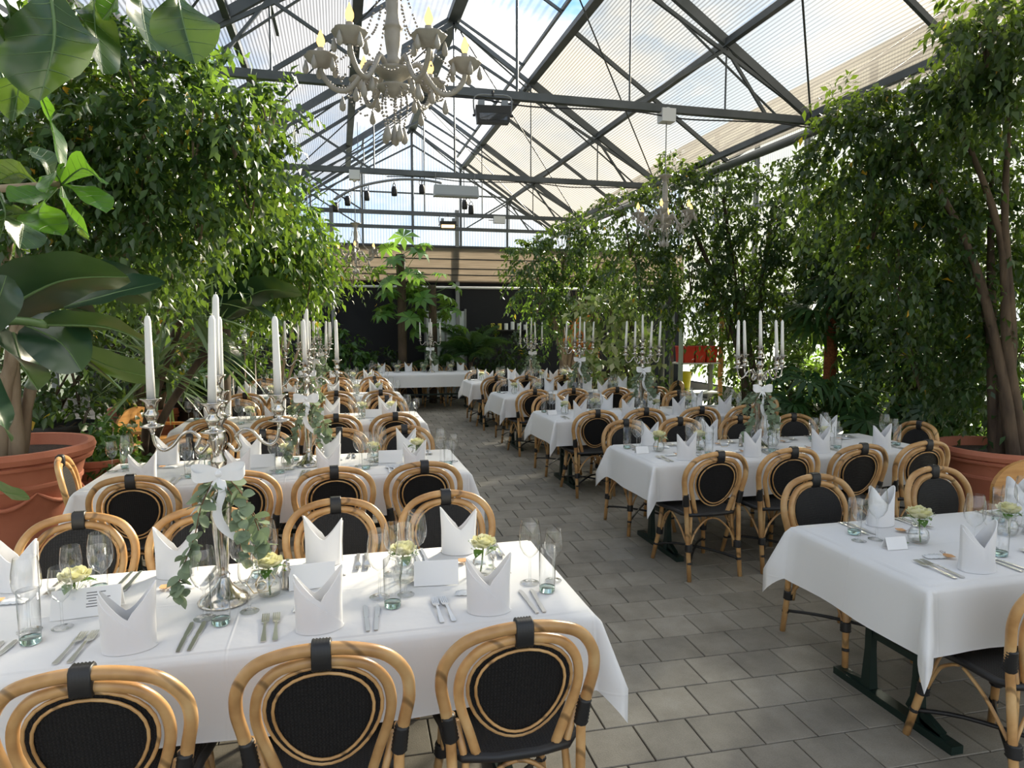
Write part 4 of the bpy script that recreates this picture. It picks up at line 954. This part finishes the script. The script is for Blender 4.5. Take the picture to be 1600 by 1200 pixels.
tree('dark_shrub', 'dark shrub against the right wall behind the red crates', (7.8, 11.2, 0), [((1150, 470, 11), .8, 90), ((1190, 540, 10.6), .7, 80), ((1130, 540, 11.4), .6, 60), ((1220, 470, 10.4), .7, 80), ((1250, 550, 9.9), .6, 60)], 'ficusdark', 'darkbark', L=.13, W=.065, per=9, seed=71, r0=.03, group='dark shrubs', cat='shrub')
tree('dark_shrub', 'dark shrub against the right wall beside the fibred palm', (7.4, 8.3, 0), [((1300, 560, 8.6), .6, 80), ((1370, 480, 7.8), .55, 80), ((1430, 600, 7.2), .55, 70), ((1500, 520, 6.7), .5, 60), ((1340, 620, 8.0), .55, 60)], 'ficusdark', 'darkbark', L=.13, W=.065, per=9, seed=72, r0=.03, group='dark shrubs', cat='shrub')
# ---- palms: every frond is a part
def frond_mesh(Ln, wid, n=26, arch=.5, seed=0, blade=.020, drop=.5):
    rng = np.random.default_rng(seed); V = []; F = []
    def rach(t): return np.array([0, Ln*(t-.12*t*t), Ln*(arch*t-(arch+.25)*t*t*1.05)])
    def quad(a, b, c, d): o = len(V); V.extend([a, b, c, d]); F.append((o, o+1, o+2, o+3))
    for i in range(14):
        a, b = rach(i/14), rach((i+1)/14); w = .008*(1-i/16); quad(a-[w, 0, 0], a+[w, 0, 0], b+[w, 0, 0], b-[w, 0, 0])
    for i in range(n):
        t = .18+.80*i/n; p = rach(t); l = wid*math.sin(PI*(.18+.8*(t-.18)/.82))**.7*rng.uniform(.9, 1.1)
        for s in (1, -1):
            d = np.array([s*.85, .52, .12]); d /= np.linalg.norm(d); m_ = p+d*l*.5+[0, 0, -.05*l]; e_ = p+d*l+[0, 0, -drop*l]
            w = np.array([0, blade, .004]); quad(p-w*.4, m_-w, m_+w, p+w*.4); quad(m_-w, e_, e_+w*.1, m_+w)
    return np_mesh('frond', np.array(V, float), np.array(F))
def fan_mesh(r=.32, n=13, seed=0, spread=2.5, wd=1):
    V = []; F = []; rng = np.random.default_rng(seed)
    for k in range(n):
        a = (k/(n-1)-.5)*2*spread; l = r*rng.uniform(.85, 1.1); d = np.array([math.sin(a), math.cos(a), 0]); s = np.array([math.cos(a), -math.sin(a), 0])
        o = len(V); w = .028*wd*r/.32; V += [np.zeros(3), d*l*.55+s*w+[0, 0, .02], d*l+[0, 0, -.10*r/.32], d*l*.55-s*w+[0, 0, .02]]; F.append((o, o+1, o+2, o+3))
    return np_mesh('fan_leaf', np.array(V, float), np.array(F))
KENTIA = [frond_mesh(1.25, .42, 26, .55, s) for s in (1, 2)]; FANS = [fan_mesh(.34, 13, s) for s in (1, 2)]; PALMATE = [fan_mesh(.27, 8, s, 2.9, 2.4) for s in (4, 5)]
for q in KENTIA+FANS: q.materials.append(M['palm'])
PL = leafmat('bright palmate leaves', (.05, .14, .03), (.10, .24, .05), (.16, .32, .06), .4, .36)
for q in PALMATE: q.materials.append(PL)
def palm(name, label, base, n, meshes, z0, seed, el=(10, 65), sc=(.8, 1.15), trunk=None, part='frond', stalk=0, group='palms'):
    rn = random.Random(seed); t = thing(name, label, 'palm', base, 0, group)
    if trunk: MB().tube(spline([(0, 0, 0), (.02, .01, z0*.5), (0, 0, z0)], 6), trunk[0], 9).build('trunk', trunk[1], t, smooth=True)
    for k in range(n):
        a = 2.4*k+rn.uniform(-.3, .3); e_ = R(rn.uniform(*el)); s = rn.uniform(*sc); st = stalk*rn.uniform(.6, 1.2)
        d = Vector((-math.sin(a)*math.cos(e_), math.cos(a)*math.cos(e_), math.sin(e_))); p = Vector((0, 0, z0*(rn.uniform(.55, 1.0) if stalk else 1)))
        if stalk: MB().tube([p, p+d*st*.6+Vector((0, 0, .04)), p+d*st], .006, 4, False).build('stalk', 'stem', t)
        o = link(part, rn.choice(meshes), t, p+d*st); o.rotation_euler = (e_ if not stalk else R(rn.uniform(-60, 10)), R(rn.uniform(-25, 25)), a); o.scale = (s, s, s)
    return t
p = at(735, 560, 15.0); palm('kentia_palm', 'arching feather palm before the pale door', (p.x, p.y, 0), 15, KENTIA, .9, 31, (15, 75), (.7, 1.0), (.05, 'darkbark'))
p = at(690, 560, 15.05); palm('kentia_palm', 'low feather palm left of the pale door', (p.x, p.y, 0), 10, KENTIA, .7, 32, (5, 70), (.6, .85), (.05, 'darkbark'))
for k, (px, py, Y, lab) in enumerate(((1235, 600, 7.4, 'fan palm left of the red fibred trunk'), (1330, 640, 6.9, 'fan palm low behind the second right table'), (1420, 650, 6.6, 'fan palm behind the right end chair'), (1370, 560, 7.4, 'fan palm standing higher in the right shrubbery'), (1490, 620, 6.2, 'fan palm beside the right hand pot'), (300, 600, 11.2, 'fan palm at the far left'))):
    c = at(px, py, Y); palm('fan_palm', 'dark '+lab, (c.x, c.y, 0), 17, FANS, max(.55, c.z), 40+k, (-10, 70), (.8, 1.25), (.025, 'darkbark'), 'fan_leaf', .38)
c = at(1300, 480, 7.9); t = palm('windmill_palm', 'palm with red brown fibrous trunk in the right shrubbery', (c.x, c.y, 0), 16, FANS, 2.35, 50, (-20, 70), (1.0, 1.5), (.085, 'fibre'), 'fan_leaf', .45)
c = at(628, 560, 15.1); palm('umbrella_tree', 'tall umbrella tree with bright palmate leaves behind the head table', (c.x, c.y, 0), 30, PALMATE, 3.25, 51, (-20, 75), (.7, 1.25), (.10, 'darkbark'), 'palmate_leaf', .6, 'trees round the dining tables')
c = at(612, 560, 15.15); palm('umbrella_tree', 'second umbrella tree stem spreading over the head table', (c.x+.9, c.y, 0), 26, PALMATE, 2.6, 52, (-15, 40), (.7, 1.2), (.09, 'darkbark'), 'palmate_leaf', .6, 'trees round the dining tables')
# ---- yuccas: each blade a part
def blade_mesh(L, w, bend):
    V = []; F = []
    for j in range(7):
        v = j/6; ww = w*(1-v)**.6*(.55+.45*min(1, v*4)); V += [(-ww, L*v, .25*ww-bend*L*v*v), (0, L*v, -bend*L*v*v), (ww, L*v, .25*ww-bend*L*v*v)]
    for j in range(6): a = j*3; F += [(a, a+1, a+4, a+3), (a+1, a+2, a+5, a+4)]
    me = bpy.data.meshes.new('blade'); me.from_pydata(V, [], F); me.materials.append(M['yucca']); return me
BL = [blade_mesh(.62, .022, .12), blade_mesh(.55, .026, .35)]
def yucca(label, base, heads, seed, n=30):
    rn = random.Random(seed); t = thing('yucca', label, 'yucca', base, 0, 'yuccas')
    for (px, py, Y) in heads:
        h = at(px, py, Y)-Vector(base); MB().tube(spline([(0, 0, 0), (h.x*.3, h.y*.3, h.z*.5), h], 5), .04, 8, False).build('stem', 'darkbark', t, smooth=True)
        for k in range(n):
            o = link('blade', rn.choice(BL), t, h+Vector((0, 0, rn.uniform(-.1, .05)))); o.rotation_euler = (R(rn.uniform(-35, 75)), R(rn.uniform(-15, 15)), 2.4*k); s = rn.uniform(.85, 1.35); o.scale = (s, s, s)
yucca('yucca with long pale blades behind the left candelabrum', (-2.0, 7.7, 0), [(290, 480, 6.9), (245, 575, 6.8), (330, 540, 7.2)], 61, 38)
yucca('low yucca in the terracotta pot beside the black tub', (-2.35, 9.32, .6), [(215, 570, 9.2), (262, 600, 9.1)], 62, 26)
# ---- banana plants: broad leaves, each one a part
def broad_leaf(base, mid, tip, w, roll, name, par, m, org, tear=.0, shape='banana', nseg=14, wave=.05, cup=.18, seed=0):
    rn = random.Random(seed); P = spline([Vector(base)-org, Vector(mid)-org, Vector(tip)-org], nseg//2); n = len(P); mb = MB(); K = 6
    for i, p in enumerate(P):
        v = i/(n-1); tg = (P[min(i+1, n-1)]-P[max(i-1, 0)]).normalized(); s = tg.cross(Vector((0, 0, 1)))
        s = s.normalized() if s.length > .05 else Vector((1, 0, 0)); nn = s.cross(tg).normalized()
        s2 = s*math.cos(roll)+nn*math.sin(roll); n2 = s2.cross(tg)
        if shape == 'banana': ww = w*(math.sin(PI*min(1, .04+.96*v))**.55)
        else: ww = w*(max(.0, math.sin(PI*v**1.35))**.75*(.78+.22*math.cos(2*PI*(v*1.0-.72))))+.002
        for k in range(-K, K+1):
            u = k/K; off = cup*abs(u)*ww*(1 if abs(u) < .75 else 1.0)+wave*ww*math.sin(v*17+k*.3+seed)*u*u+.02*ww*math.cos(v*60)*abs(u)
            mb.v.append(tuple(p+s2*ww*u+n2*off))
    W_ = 2*K+1
    for i in range(n-1):
        for k in range(2*K): a = i*W_+k; mb.f.append((a, a+1, a+W_+1, a+W_))
    o = mb.build(name, m, par, smooth=True)
    rib = MB()
    if shape != 'banana':
        def pos(v, u):
            fi = min(n-1.001, v*(n-1)); i = int(fi); a_ = fi-i; fk = min(2*K-.001, (u+1)*K); k = int(fk); b_ = fk-k; g_ = lambda i, k: Vector(mb.v[i*W_+k])
            return g_(i, k).lerp(g_(i, k+1), b_).lerp(g_(i+1, k).lerp(g_(i+1, k+1), b_), a_)
        for q in range(1, 7):
            for sg in (1, -1):
                rib.tube([pos(.10+.125*q+.09*a, sg*a*.9) for a in (0, .2, .4, .6, .8, 1)], [.0016*(w/.12), .0014*(w/.12), .0012*(w/.12), .0010*(w/.12), .0007*(w/.12), .0003], 4, False)
    rib.tube([q-Vector((0, 0, .002)) for q in P], [max(.0015, .010*(w/.17)*(1-.85*i/(n-1))) for i in range(n)], 5, False).build('midrib', 'ribgreen', o, smooth=True)
    return o
M['ribgreen'] = mat('pale green midrib', (.13, .22, .08), .45)
org = Vector((-2.35, 4.2, 0)); bt = thing('banana_plant', 'banana plant with broad dark leaves at the left edge', 'banana plant', org)
MB().tube([(0, 0, 0), (.02, 0, .8), (.05, .05, 1.45)], [.10, .085, .06], 12).build('pseudostem', 'stem', bt, smooth=True)
MB().tube(spline([Vector((-2.30, 4.22, 1.45))-org, at(-20, 508, 4.1)-org, at(75, 507, 4.05)-org], 5), .022, 8).build('leaf_stalk', 'ribgreen', bt, smooth=True)
BL_ = [((-20, 500, 4.3), (90, 440, 4.1), (200, 432, 4.0), .20, .5), ((0, 520, 4.4), (50, 445, 4.3), (92, 398, 4.2), .16, -.5), ((75, 507, 4.05), (170, 512, 4.0), (250, 545, 3.95), .155, .35), ((40, 508, 4.15), (95, 535, 4.1), (128, 580, 4.0), .15, -.9),
       ((100, 480, 4.5), (190, 455, 4.6), (258, 440, 4.7), .17, -.4), ((20, 520, 4.2), (35, 570, 4.1), (60, 610, 4.1), .20, .6), ((110, 545, 4.5), (180, 575, 4.4), (240, 590, 4.4), .10, 1.0), ((-40, 520, 3.9), (-5, 470, 3.8), (10, 430, 3.8), .10, 1.2), ((-30, 560, 4.0), (0, 650, 3.9), (18, 690, 3.9), .07, .2), ((-40, 720, 3.6), (0, 765, 3.5), (45, 775, 3.4), .06, 1.0),
       ((-30, 470, 4.6), (60, 470, 4.7), (150, 490, 4.8), .18, .3), ((30, 540, 4.6), (120, 560, 4.6), (190, 610, 4.5), .12, .5), ((60, 480, 4.6), (160, 440, 4.8), (235, 470, 4.9), .15, .9), ((-20, 430, 4.4), (40, 440, 4.4), (75, 470, 4.3), .13, -.2)]
for k, (a, b, c, w, rl) in enumerate(BL_): broad_leaf(at(*a), at(*b), at(*c), w, rl, 'leaf', bt, 'banana', org, seed=k)
org = at(345, 560, 7.9); org.z = 0; bt = thing('banana_plant', 'banana plant with sunlit leaves behind the left candles', 'banana plant', org)
MB().tube([(0, 0, 0), (0, 0, 1.0), (.05, 0, 1.7)], [.11, .09, .06], 10).build('pseudostem', 'darkbark', bt, smooth=True)
for k, (a, b, c, w, rl) in enumerate((((345, 500, 7.7), (405, 455, 7.4), (472, 458, 7.2), .19, .6), ((350, 500, 7.6), (390, 478, 7.3), (440, 510, 7.1), .17, .2), ((340, 510, 7.8), (310, 480, 7.7), (275, 505, 7.6), .18, -.5), ((350, 520, 7.8), (360, 560, 7.6), (340, 600, 7.6), .15, .8), ((345, 500, 7.8), (350, 450, 7.6), (355, 430, 7.5), .12, .4))):
    broad_leaf(at(*a), at(*b), at(*c), w, rl, 'leaf', bt, 'banana', org, seed=20+k)
# ---- fiddle leaf fig hanging into the top left corner
org = Vector((-1.95, 2.3, 0)); ft = thing('fiddle_leaf_fig', 'fiddle leaf fig with huge glossy leaves hanging into the top left', 'fig plant', org)
pot('terracotta_pot', 'terracotta pot of the fiddle leaf fig left of the front table', -1.95, 2.3, .26, .5)
MB().tube(spline([(0, 0, .4), (.05, -.05, 1.3), (.25, -.15, 2.1), (.75, -.25, 2.62), (1.35, -.3, 2.78)], 6), [.03]*10+[.022]*10+[.014]*5, 8).build('stem', 'bark', ft, smooth=True)
n0 = at(95, 288, 2.25); MB().tube(spline([(.18, -.1, 1.9), (.45, -.05, 2.05), n0-org, ], 5), .011, 7).build('stem', 'bark', ft, smooth=True)
FL = [((75, -30, 2.05), (85, 60, 2.0), (62, 158, 1.95), .125, .15), ((150, -40, 2.15), (148, 40, 2.15), (160, 115, 2.1), .075, .7), ((-10, -30, 2.0), (15, 20, 2.0), (10, 70, 2.0), .06, .2), ((215, -40, 2.2), (222, 20, 2.2), (235, 78, 2.15), .075, .5), ((270, -35, 2.0), (285, 30, 2.0), (305, 100, 1.95), .085, -.5), ((0, 40, 2.2), (30, 110, 2.2), (20, 190, 2.2), .09, .9),
      ((55, 130, 2.25), (80, 190, 2.25), (95, 262, 2.2), .045, .9), ((190, -40, 2.1), (180, 0, 2.1), (160, 30, 2.1), .07, 0), ((95, 288, 2.25), (130, 262, 2.2), (160, 285, 2.15), .055, .6), ((95, 288, 2.25), (135, 300, 2.15), (166, 332, 2.1), .045, -.2), ((95, 290, 2.25), (105, 330, 2.2), (138, 366, 2.15), .055, .9), ((95, 285, 2.25), (85, 270, 2.2), (72, 300, 2.15), .05, -.6), ((90, 290, 2.25), (55, 305, 2.2), (15, 315, 2.15), .055, .5), ((90, 292, 2.3), (60, 335, 2.25), (98, 368, 2.2), .06, -.4), ((-10, 290, 2.1), (8, 330, 2.1), (-5, 385, 2.1), .07, .3), ((60, 290, 2.4), (30, 270, 2.4), (-5, 285, 2.4), .07, -.3), ((80, 285, 2.3), (70, 250, 2.3), (40, 232, 2.3), .05, .4), ((130, 330, 2.4), (120, 360, 2.4), (140, 375, 2.4), .05, .2), ((20, 320, 2.3), (35, 350, 2.3), (30, 388, 2.25), .06, .8), ((-30, 0, 2.3), (0, 110, 2.3), (40, 180, 2.3), .12, -.6)]
for k, (a, b, c, w, rl) in enumerate(FL): broad_leaf(at(*a), at(*b), at(*c), w, rl, 'leaf', ft, 'figlight' if 6 <= k <= 13 else 'figleaf', org, shape='fiddle', seed=k, wave=.09, cup=.22)
# hedge outside the right wall
hedge_rng = np.random.default_rng(77)
for k, (x, y) in enumerate(((11.5, 3), (11.8, 6.5), (11.5, 10), (11.8, 13.5), (-8.2, 6), (-8.4, 11))):
    V, F = crown([((0, 0, 1.0), (1.0, 1.9, 1.1), 160)], hedge_rng, .16, .09, 8, .4)
    h = thing('hedge_bush', f'clipped hedge bush outside the {"right" if x > 0 else "left"} glass wall, {["nearest", "second", "third", "farthest", "nearer", "farther"][k]}', 'hedge', (x, y, -.2), 0, 'hedge bushes outside'); me = np_mesh('foliage', V, F); me.materials.append(M['ficuslight']); o = link('foliage', me, h); o['kind'] = 'stuff'
    MB().tube([(0, 0, 0), (0, 0, .9)], .06, 7).build('trunk', 'darkbark', h)
# ------------------------------------------------------------------ chandeliers
def beads(mb, P, r=.006):
    for p in P: mb.lathe([(0, -r), (r*.8, -r*.5), (r, 0), (r*.8, r*.5), (0, r)], 6, p[0], p[1], p[2])
def string(P, n):
    P = spline(P, 10); out = []; L = len(P)
    for k in range(n): out.append(P[int(k*(L-1)/(n-1))])
    return out
DROP = MB().lathe([(0, 0), (.003, -.004), (.010, -.026), (.0125, -.040), (.009, -.052), (0, -.058)], 8).mesh('drop', True); DROP.materials.append(M['porcelain'])
def make_chandelier():
    t = thing('chandelier', 'x', 'chandelier')
    MB().lathe([(0, -.005), (.012, 0), (.045, .012), (.068, .035), (.070, .042), (.03, .048), (.018, .062), (.04, .07), (.075, .098), (.080, .108), (.05, .112), (.022, .118)], 24, wav=.03, wn=10).build('hub', 'porcelain', t, smooth=True)
    MB().lathe([(.022, .11), (.034, .13), (.036, .145), (.024, .16), (.030, .20), (.036, .25), (.034, .27), (.040, .275), (.034, .285), (.026, .33), (.030, .40), (.022, .44), (.018, .49), (.05, .52), (.075, .535), (.072, .54), (.02, .545)], 16, wav=.06, wn=8).build('column', 'porcelain', t, smooth=True)
    MB().tube([(0, 0, .54), (0, 0, 1.16)], .006, 6).build('chain', 'galv', t)
    MB().lathe([(0, 1.12), (.02, 1.12), (.05, 1.17), (.052, 1.20), (.03, 1.215), (.03, 1.235), (0, 1.235)], 14).build('canopy', 'white', t, smooth=True)
    for k in range(6):
        a = R(60*k+4); c, s = math.cos(a), math.sin(a); ph = lambda r, z: (c*r, s*r, z)
        arm = MB().tube(spline([ph(.045, .085), ph(.075, .125), ph(.105, .13), ph(.14, .075), ph(.19, .022), ph(.245, .028), ph(.285, .075), ph(.292, .115)], 4), .0105, 8).build('arm', 'porcelain', t, smooth=True)
        MB().lathe([(.012, .105), (.03, .112), (.052, .130), (.064, .150), (.066, .153), (.050, .140), (.012, .122)], 22, c*.292, s*.292, 0, wav=.07, wn=6).build('drip_dish', 'porcelain', arm, smooth=True)
        MB().lathe([(.0, .12), (.0145, .12), (.0145, .185), (0, .187)], 12, c*.292, s*.292).build('candle_sleeve', 'porcelain', arm, smooth=True)
        MB().lathe([(.008, .187), (.0165, .205), (.0165, .218), (.009, .238), (.0035, .252), (0, .258)], 12, c*.292, s*.292).build('bulb', 'bulb', arm, smooth=True)
        mb = MB(); beads(mb, [(x, y, z+.013) for x, y, z in string([ph(.06, .11), ph(.105, .13), ph(.14, .075), ph(.19, .022), ph(.245, .028), ph(.285, .075)], 24)], .0048)
        beads(mb, string([ph(.03, .50), ph(.07, .36), ph(.13, .22), ph(.225, .135)], 26), .0055)
        a2 = a+R(60); c2, s2 = math.cos(a2), math.sin(a2)
        beads(mb, string([ph(.235, .13), ((c+c2)*.13, (s+s2)*.13, .03), (c2*.235, s2*.235, .13)], 18), .0055)
        beads(mb, string([ph(.06, .03), ((c+c2)*.085, (s+s2)*.085, -.055), (c2*.2, s2*.2, .015)], 14), .005)
        mb.build('bead_string', 'bead', arm, smooth=True)['kind'] = 'stuff'
        for q in range(5):
            b = a+R(72*q); x, y = c*.292+.062*math.cos(b), s*.292+.062*math.sin(b); o = link('drop', DROP, arm, (x, y, .138)); o.rotation_euler = (0, 0, b)
        for r, z in ((.155, .04), (.21, -.0)): o = link('drop', DROP, arm, ph(r, z)); o.scale = (1.1,)*3
    mb = MB()
    for q in range(5):
        b = R(72*q+20); P = string([(.05*math.cos(b), .05*math.sin(b), .01), (.055*math.cos(b), .055*math.sin(b), -.04), (.04*math.cos(b), .04*math.sin(b), -.11)], 12); beads(mb, P, .0058); o = link('drop', DROP, t, (P[-1][0], P[-1][1], -.115)); o.scale = (1.25,)*3
    beads(mb, string([(0, 0, -.01), (0, 0, -.05), (0, 0, -.10)], 9), .006); o = link('drop', DROP, t, (0, 0, -.105)); o.scale = (1.5,)*3; mb.build('bead_string', 'bead', t, smooth=True)['kind'] = 'stuff'
    return proto(t)
CH = make_chandelier()
ZT = ZE+.02
for (x, y, z, l) in ((.245, 2.95, 2.69, 'large chandelier nearest the camera, hanging over the left row'), (3.30, 6.6, 2.74, 'chandelier hanging before the fig over the right row'), (.27, 10.25, 2.66, 'distant chandelier over the left row with glowing bulbs')):
    o = place(CH, (x, y, z), R(-12 if y < 4 else 8*y), l, 'white chandeliers with candle bulbs')
    b = MB().box(-.075, .075, -.06, .06, -.09, .04).build('junction_box', 'white', None, (x, y, ZT-.045)); tag(b, f'white junction box on the truss above the {l.split(",")[0].split(" hanging")[0].split(" over")[0]}', 'junction box', 'junction boxes')
p = at(780, 343, 13.85); tag(MB().box(-.12, .12, -.05, .05, -.08, .06).tube([(-.22, 0, -.02), (-.12, 0, -.02)], .012, 6).build('junction_box', 'white', None, p), 'white junction box on the rear truss', 'junction box', 'junction boxes')
# ------------------------------------------------------------------ stage lights and heater
def flood(px, py, Y, lab, lit=False):
    p = at(px, py, Y); t = thing('floodlight', lab, 'floodlight', p, R(-8), 'floodlights')
    MB().add([(-.15, -.07, -.08), (.15, -.07, -.08), (.15, .09, -.06), (-.15, .09, -.06), (-.165, -.09, .07), (.165, -.09, .07), (.165, .07, .07), (-.165, .07, .07)], [(0,3,2,1),(4,5,6,7),(0,1,5,4),(1,2,6,5),(2,3,7,6),(3,0,4,7)]).build('housing', 'black', t)
    MB().box(-.13, .13, -.088, -.07, -.06, .0).build('lens', 'lamp' if lit else 'glass', t)
    for s in (1, -1):
        MB().box(s*.11-.03, s*.11+.03, -.05, .05, .07, .13).build('bracket', 'galv', t)
        MB().tube([(s*.165, 0, 0), (s*.19, 0, 0)], .012, 6).build('knob', 'black', t)
    MB().tube(spline([(-.17, 0, 0), (-.17, 0, .17), (0, 0, .19), (.17, 0, .17), (.17, 0, 0)], 4), .008, 5).build('yoke', 'galv', t)
    MB().tube([(0, 0, .18), (0, 0, ZT-p.z)], .012, 6).build('hanger', 'black', t)
flood(770, 181, 6.5, 'black floodlight hanging from the nearest visible truss'); flood(700, 352, 13.8, 'glowing warm floodlight hanging from the rear truss', True)
p = at(713, 299, 10.1); t = thing('radiant_heater', 'long white radiant heater under the middle truss', 'heater', p)
MB().add([(-.33, -.06, -.08), (.33, -.06, -.08), (.33, .1, -.08), (-.33, .1, -.08), (-.32, -.04, .08), (.32, -.04, .08), (.32, .08, .08), (-.32, .08, .08)], [(0,3,2,1),(4,5,6,7),(0,1,5,4),(1,2,6,5),(2,3,7,6),(3,0,4,7)]).build('casing', mat('grey white enamel', (.40, .42, .42), .4), t)
for x in (-.3, .28): MB().tube([(x, .02, .08), (x, .02, ZT-p.z)], .006, 5).build('hanger', 'galv', t)
MB().box(-.31, .31, -.064, -.058, -.07, -.06).build('lip', 'galv', t)
p0 = at(610, 288, 12.2); arc_ = thing('lighting_bar', 'curved grey lighting bar carrying small spotlights', 'lighting bar', p0)
MB().tube(spline([at(522, 312, 12.2)-p0, at(560, 292, 12.2)-p0, at(615, 281, 12.2)-p0, at(660, 281, 12.2)-p0, at(690, 286, 12.2)-p0], 6), .022, 8).build('bar', 'galv', arc_, smooth=True)
for q in (560, 660): d = at(q, 285, 12.2)-p0; MB().tube([d, d+Vector((0, 0, 1.0))], .006, 5).build('hanger', 'galv', arc_)
for k, (px, py) in enumerate(((524, 322), (543, 312), (573, 304), (616, 297), (659, 294), (726, 318), (736, 326))):
    t = thing('spotlight', f'small black spotlight, {["leftmost on the curved bar", "second from left on the curved bar", "third on the curved bar", "fourth on the curved bar", "right end of the curved bar", "left of the pair by the post", "right of the pair by the post"][k]}', 'spotlight', at(px, py, 12.2), R(20*k), 'small spotlights')
    MB().lathe([(0, -.10), (.045, -.10), (.05, -.06), (.048, .02), (.035, .06), (0, .065)], 12).build('can', 'black', t, smooth=True)
    MB().tube(spline([(-.055, 0, -.02), (-.05, 0, .08), (0, 0, .12), (.05, 0, .08), (.055, 0, -.02)], 3), .006, 5).build('yoke', 'black', t)
    MB().tube(spline([(.02, .03, .05), (.09, .05, .12), (.06, .03, .2), (0, 0, .13)], 4), .007, 5).build('cable', mat('white cable', (.6, .6, .6), .5) if k % 2 else 'black', t)
# ------------------------------------------------------------------ shelf of pillar candles, stands
p = at(795, 514, 15.95); sh = thing('wall_shelf', 'narrow dark shelf on the black wall', 'shelf', (p.x, YB-.01, p.z-.02)); MB().box(-.75, .75, -.16, 0, -.03, 0).build('board', 'black', sh); MB().box(-.6, -.57, -.12, 0, -.12, -.03).build('bracket', 'black', sh); MB().box(.57, .6, -.12, 0, -.12, -.03).build('bracket', 'black', sh)
for k, (px, h, m) in enumerate(((770, .15, 'yellow wax'), (781, .15, 'yellow wax'), (791, .15, 'white wax'), (801, .19, 'white wax'), (811, .15, 'white wax'), (821, .12, 'white wax'))):
    if m not in M: M[m] = mat(m+' pillar', (.72, .62, .10) if m[0] == 'y' else (.78, .80, .78), .5)
    q = at(px, 512, YB-.1); tag(MB().lathe([(0, 0), (.048, 0), (.048, h), (.03, h+.004), (0, h-.006)], 14).build('pillar_candle', m, None, (q.x, YB-.09, p.z-.019), auto=40), f'{m.split()[0]} pillar candle on the dark shelf, {["leftmost", "second from left", "third from left", "tallest", "second from right", "rightmost"][k]}', 'candle', 'pillar candles on the shelf')
for k, (px, py, Y) in enumerate(((425, 536, 10.6), (442, 524, 10.9), (460, 540, 10.6))):
    q = at(px, py, Y); t = thing('candle_stand', f'tall slim stand with a white pillar candle, {["left", "middle", "right"][k]} of the three behind the left tables', 'candle stand', (q.x-.55, q.y, 0), 0, 'candle stands')
    zt = q.z-.07; MB().lathe([(0, 0), (.12, 0), (.11, .02), (.015, .04), (.012, zt-.03), (.05, zt-.01), (.06, zt), (0, zt)], 14).build('stand', 'silver', t, smooth=True)
    tag(MB().lathe([(0, 0), (.036, 0), (.036, .15), (.02, .152), (0, .146)], 12).build('pillar_candle', 'white wax', None, (q.x-.55, q.y, zt), auto=40), f'white pillar candle on the {["left", "middle", "right"][k]} tall stand', 'candle', 'stand candles')
# ------------------------------------------------------------------ honey coloured wooden benches
def bench(label, loc, rz, w):
    t = thing('wooden_bench', label, 'bench', loc, rz, 'honey wooden benches')
    MB().box(-w/2, w/2, -.2, .2, .41, .445).build('seat', 'wood', t)
    P = [(-w*.46, .50), (-w*.47, .64)]+[(-w*.47*math.cos(a), .64+.19*math.sin(a)) for a in [PI*k/14 for k in range(1, 14)]]+[(w*.47, .64), (w*.46, .50)]
    n = len(P); vs = [(x, .20, z) for x, z in P]+[(x, .225, z) for x, z in P]
    MB().add(vs, [tuple(range(n)), tuple(reversed(range(n, 2*n)))]+[(k, n+k, n+(k+1) % n, (k+1) % n) for k in range(n)]).build('backrest', 'wood', t)
    for x in (-w/2+.03, w/2-.06):
        MB().box(x, x+.04, -.19, -.15, 0, .41).build('leg', 'wood', t); MB().box(x, x+.04, .17, .21, 0, .62).build('leg', 'wood', t)
        MB().box(x, x+.04, -.2, .2, .58, .61).build('arm_rail', 'wood', t); MB().box(x, x+.04, -.19, -.15, .445, .58).build('arm_post', 'wood', t)
bench('honey coloured wooden bench with rounded back before the right hand pot', (4.62, 3.42, 0), R(4), .75)
bench('honey coloured wooden bench among the pots on the left', (-2.02, 8.35, 0), R(75), .8)
# ------------------------------------------------------------------ rack with red crates behind the right row
c = at(1085, 566, 11.0); t = thing('storage_rack', 'white shelved rack with pale posts behind the right row', 'rack', (c.x, c.y, 0))
for x in (-.36, .42):
    MB().box(x-.03, x+.03, -.2, -.14, 0, 2.1).build('post', mat('pale green post', (.42, .50, .44), .5) if x < 0 else 'wood', t); MB().box(x-.03, x+.03, .14, .2, 0, 2.1).build('post', 'galv', t)
for z in (.55, c.z-.0, 1.75): MB().box(-.36, .42, -.2, .2, z-.025, z).build('shelf', 'white', t)
for k, x in enumerate((-.20, .02, .24)):
    q = thing('plastic_crate', f'red plastic crate on the white rack, {["left", "middle", "right"][k]}', 'crate', (c.x+x, c.y-.02, c.z+.002), 0, 'red crates')
    MB().add([(-.09, -.15, 0), (.09, -.15, 0), (.09, .15, 0), (-.09, .15, 0), (-.105, -.17, .28), (.105, -.17, .28), (.105, .17, .28), (-.105, .17, .28)], [(0,3,2,1),(0,1,5,4),(1,2,6,5),(2,3,7,6),(3,0,4,7)]).build('tub', 'red', q)
    MB().tube([(-.107, -.172, .28), (.107, -.172, .28), (.107, .172, .28), (-.107, .172, .28)], .01, 5, closed=True).build('rim', 'red', q)
q = thing('yellow_bin', 'yellow plastic bin on the lower shelf of the rack', 'bin', (c.x-.2, c.y-.05, .552)); MB().lathe([(0, 0), (.08, 0), (.105, .34), (.112, .34), (.112, .36), (.10, .36), (.075, .02)], 16).build('tub', 'yellow', q, smooth=True); MB().tube(spline([(-.11, 0, .34), (0, -.02, .30), (.11, 0, .34)], 4), .004, 4).build('handle', 'galv', q)
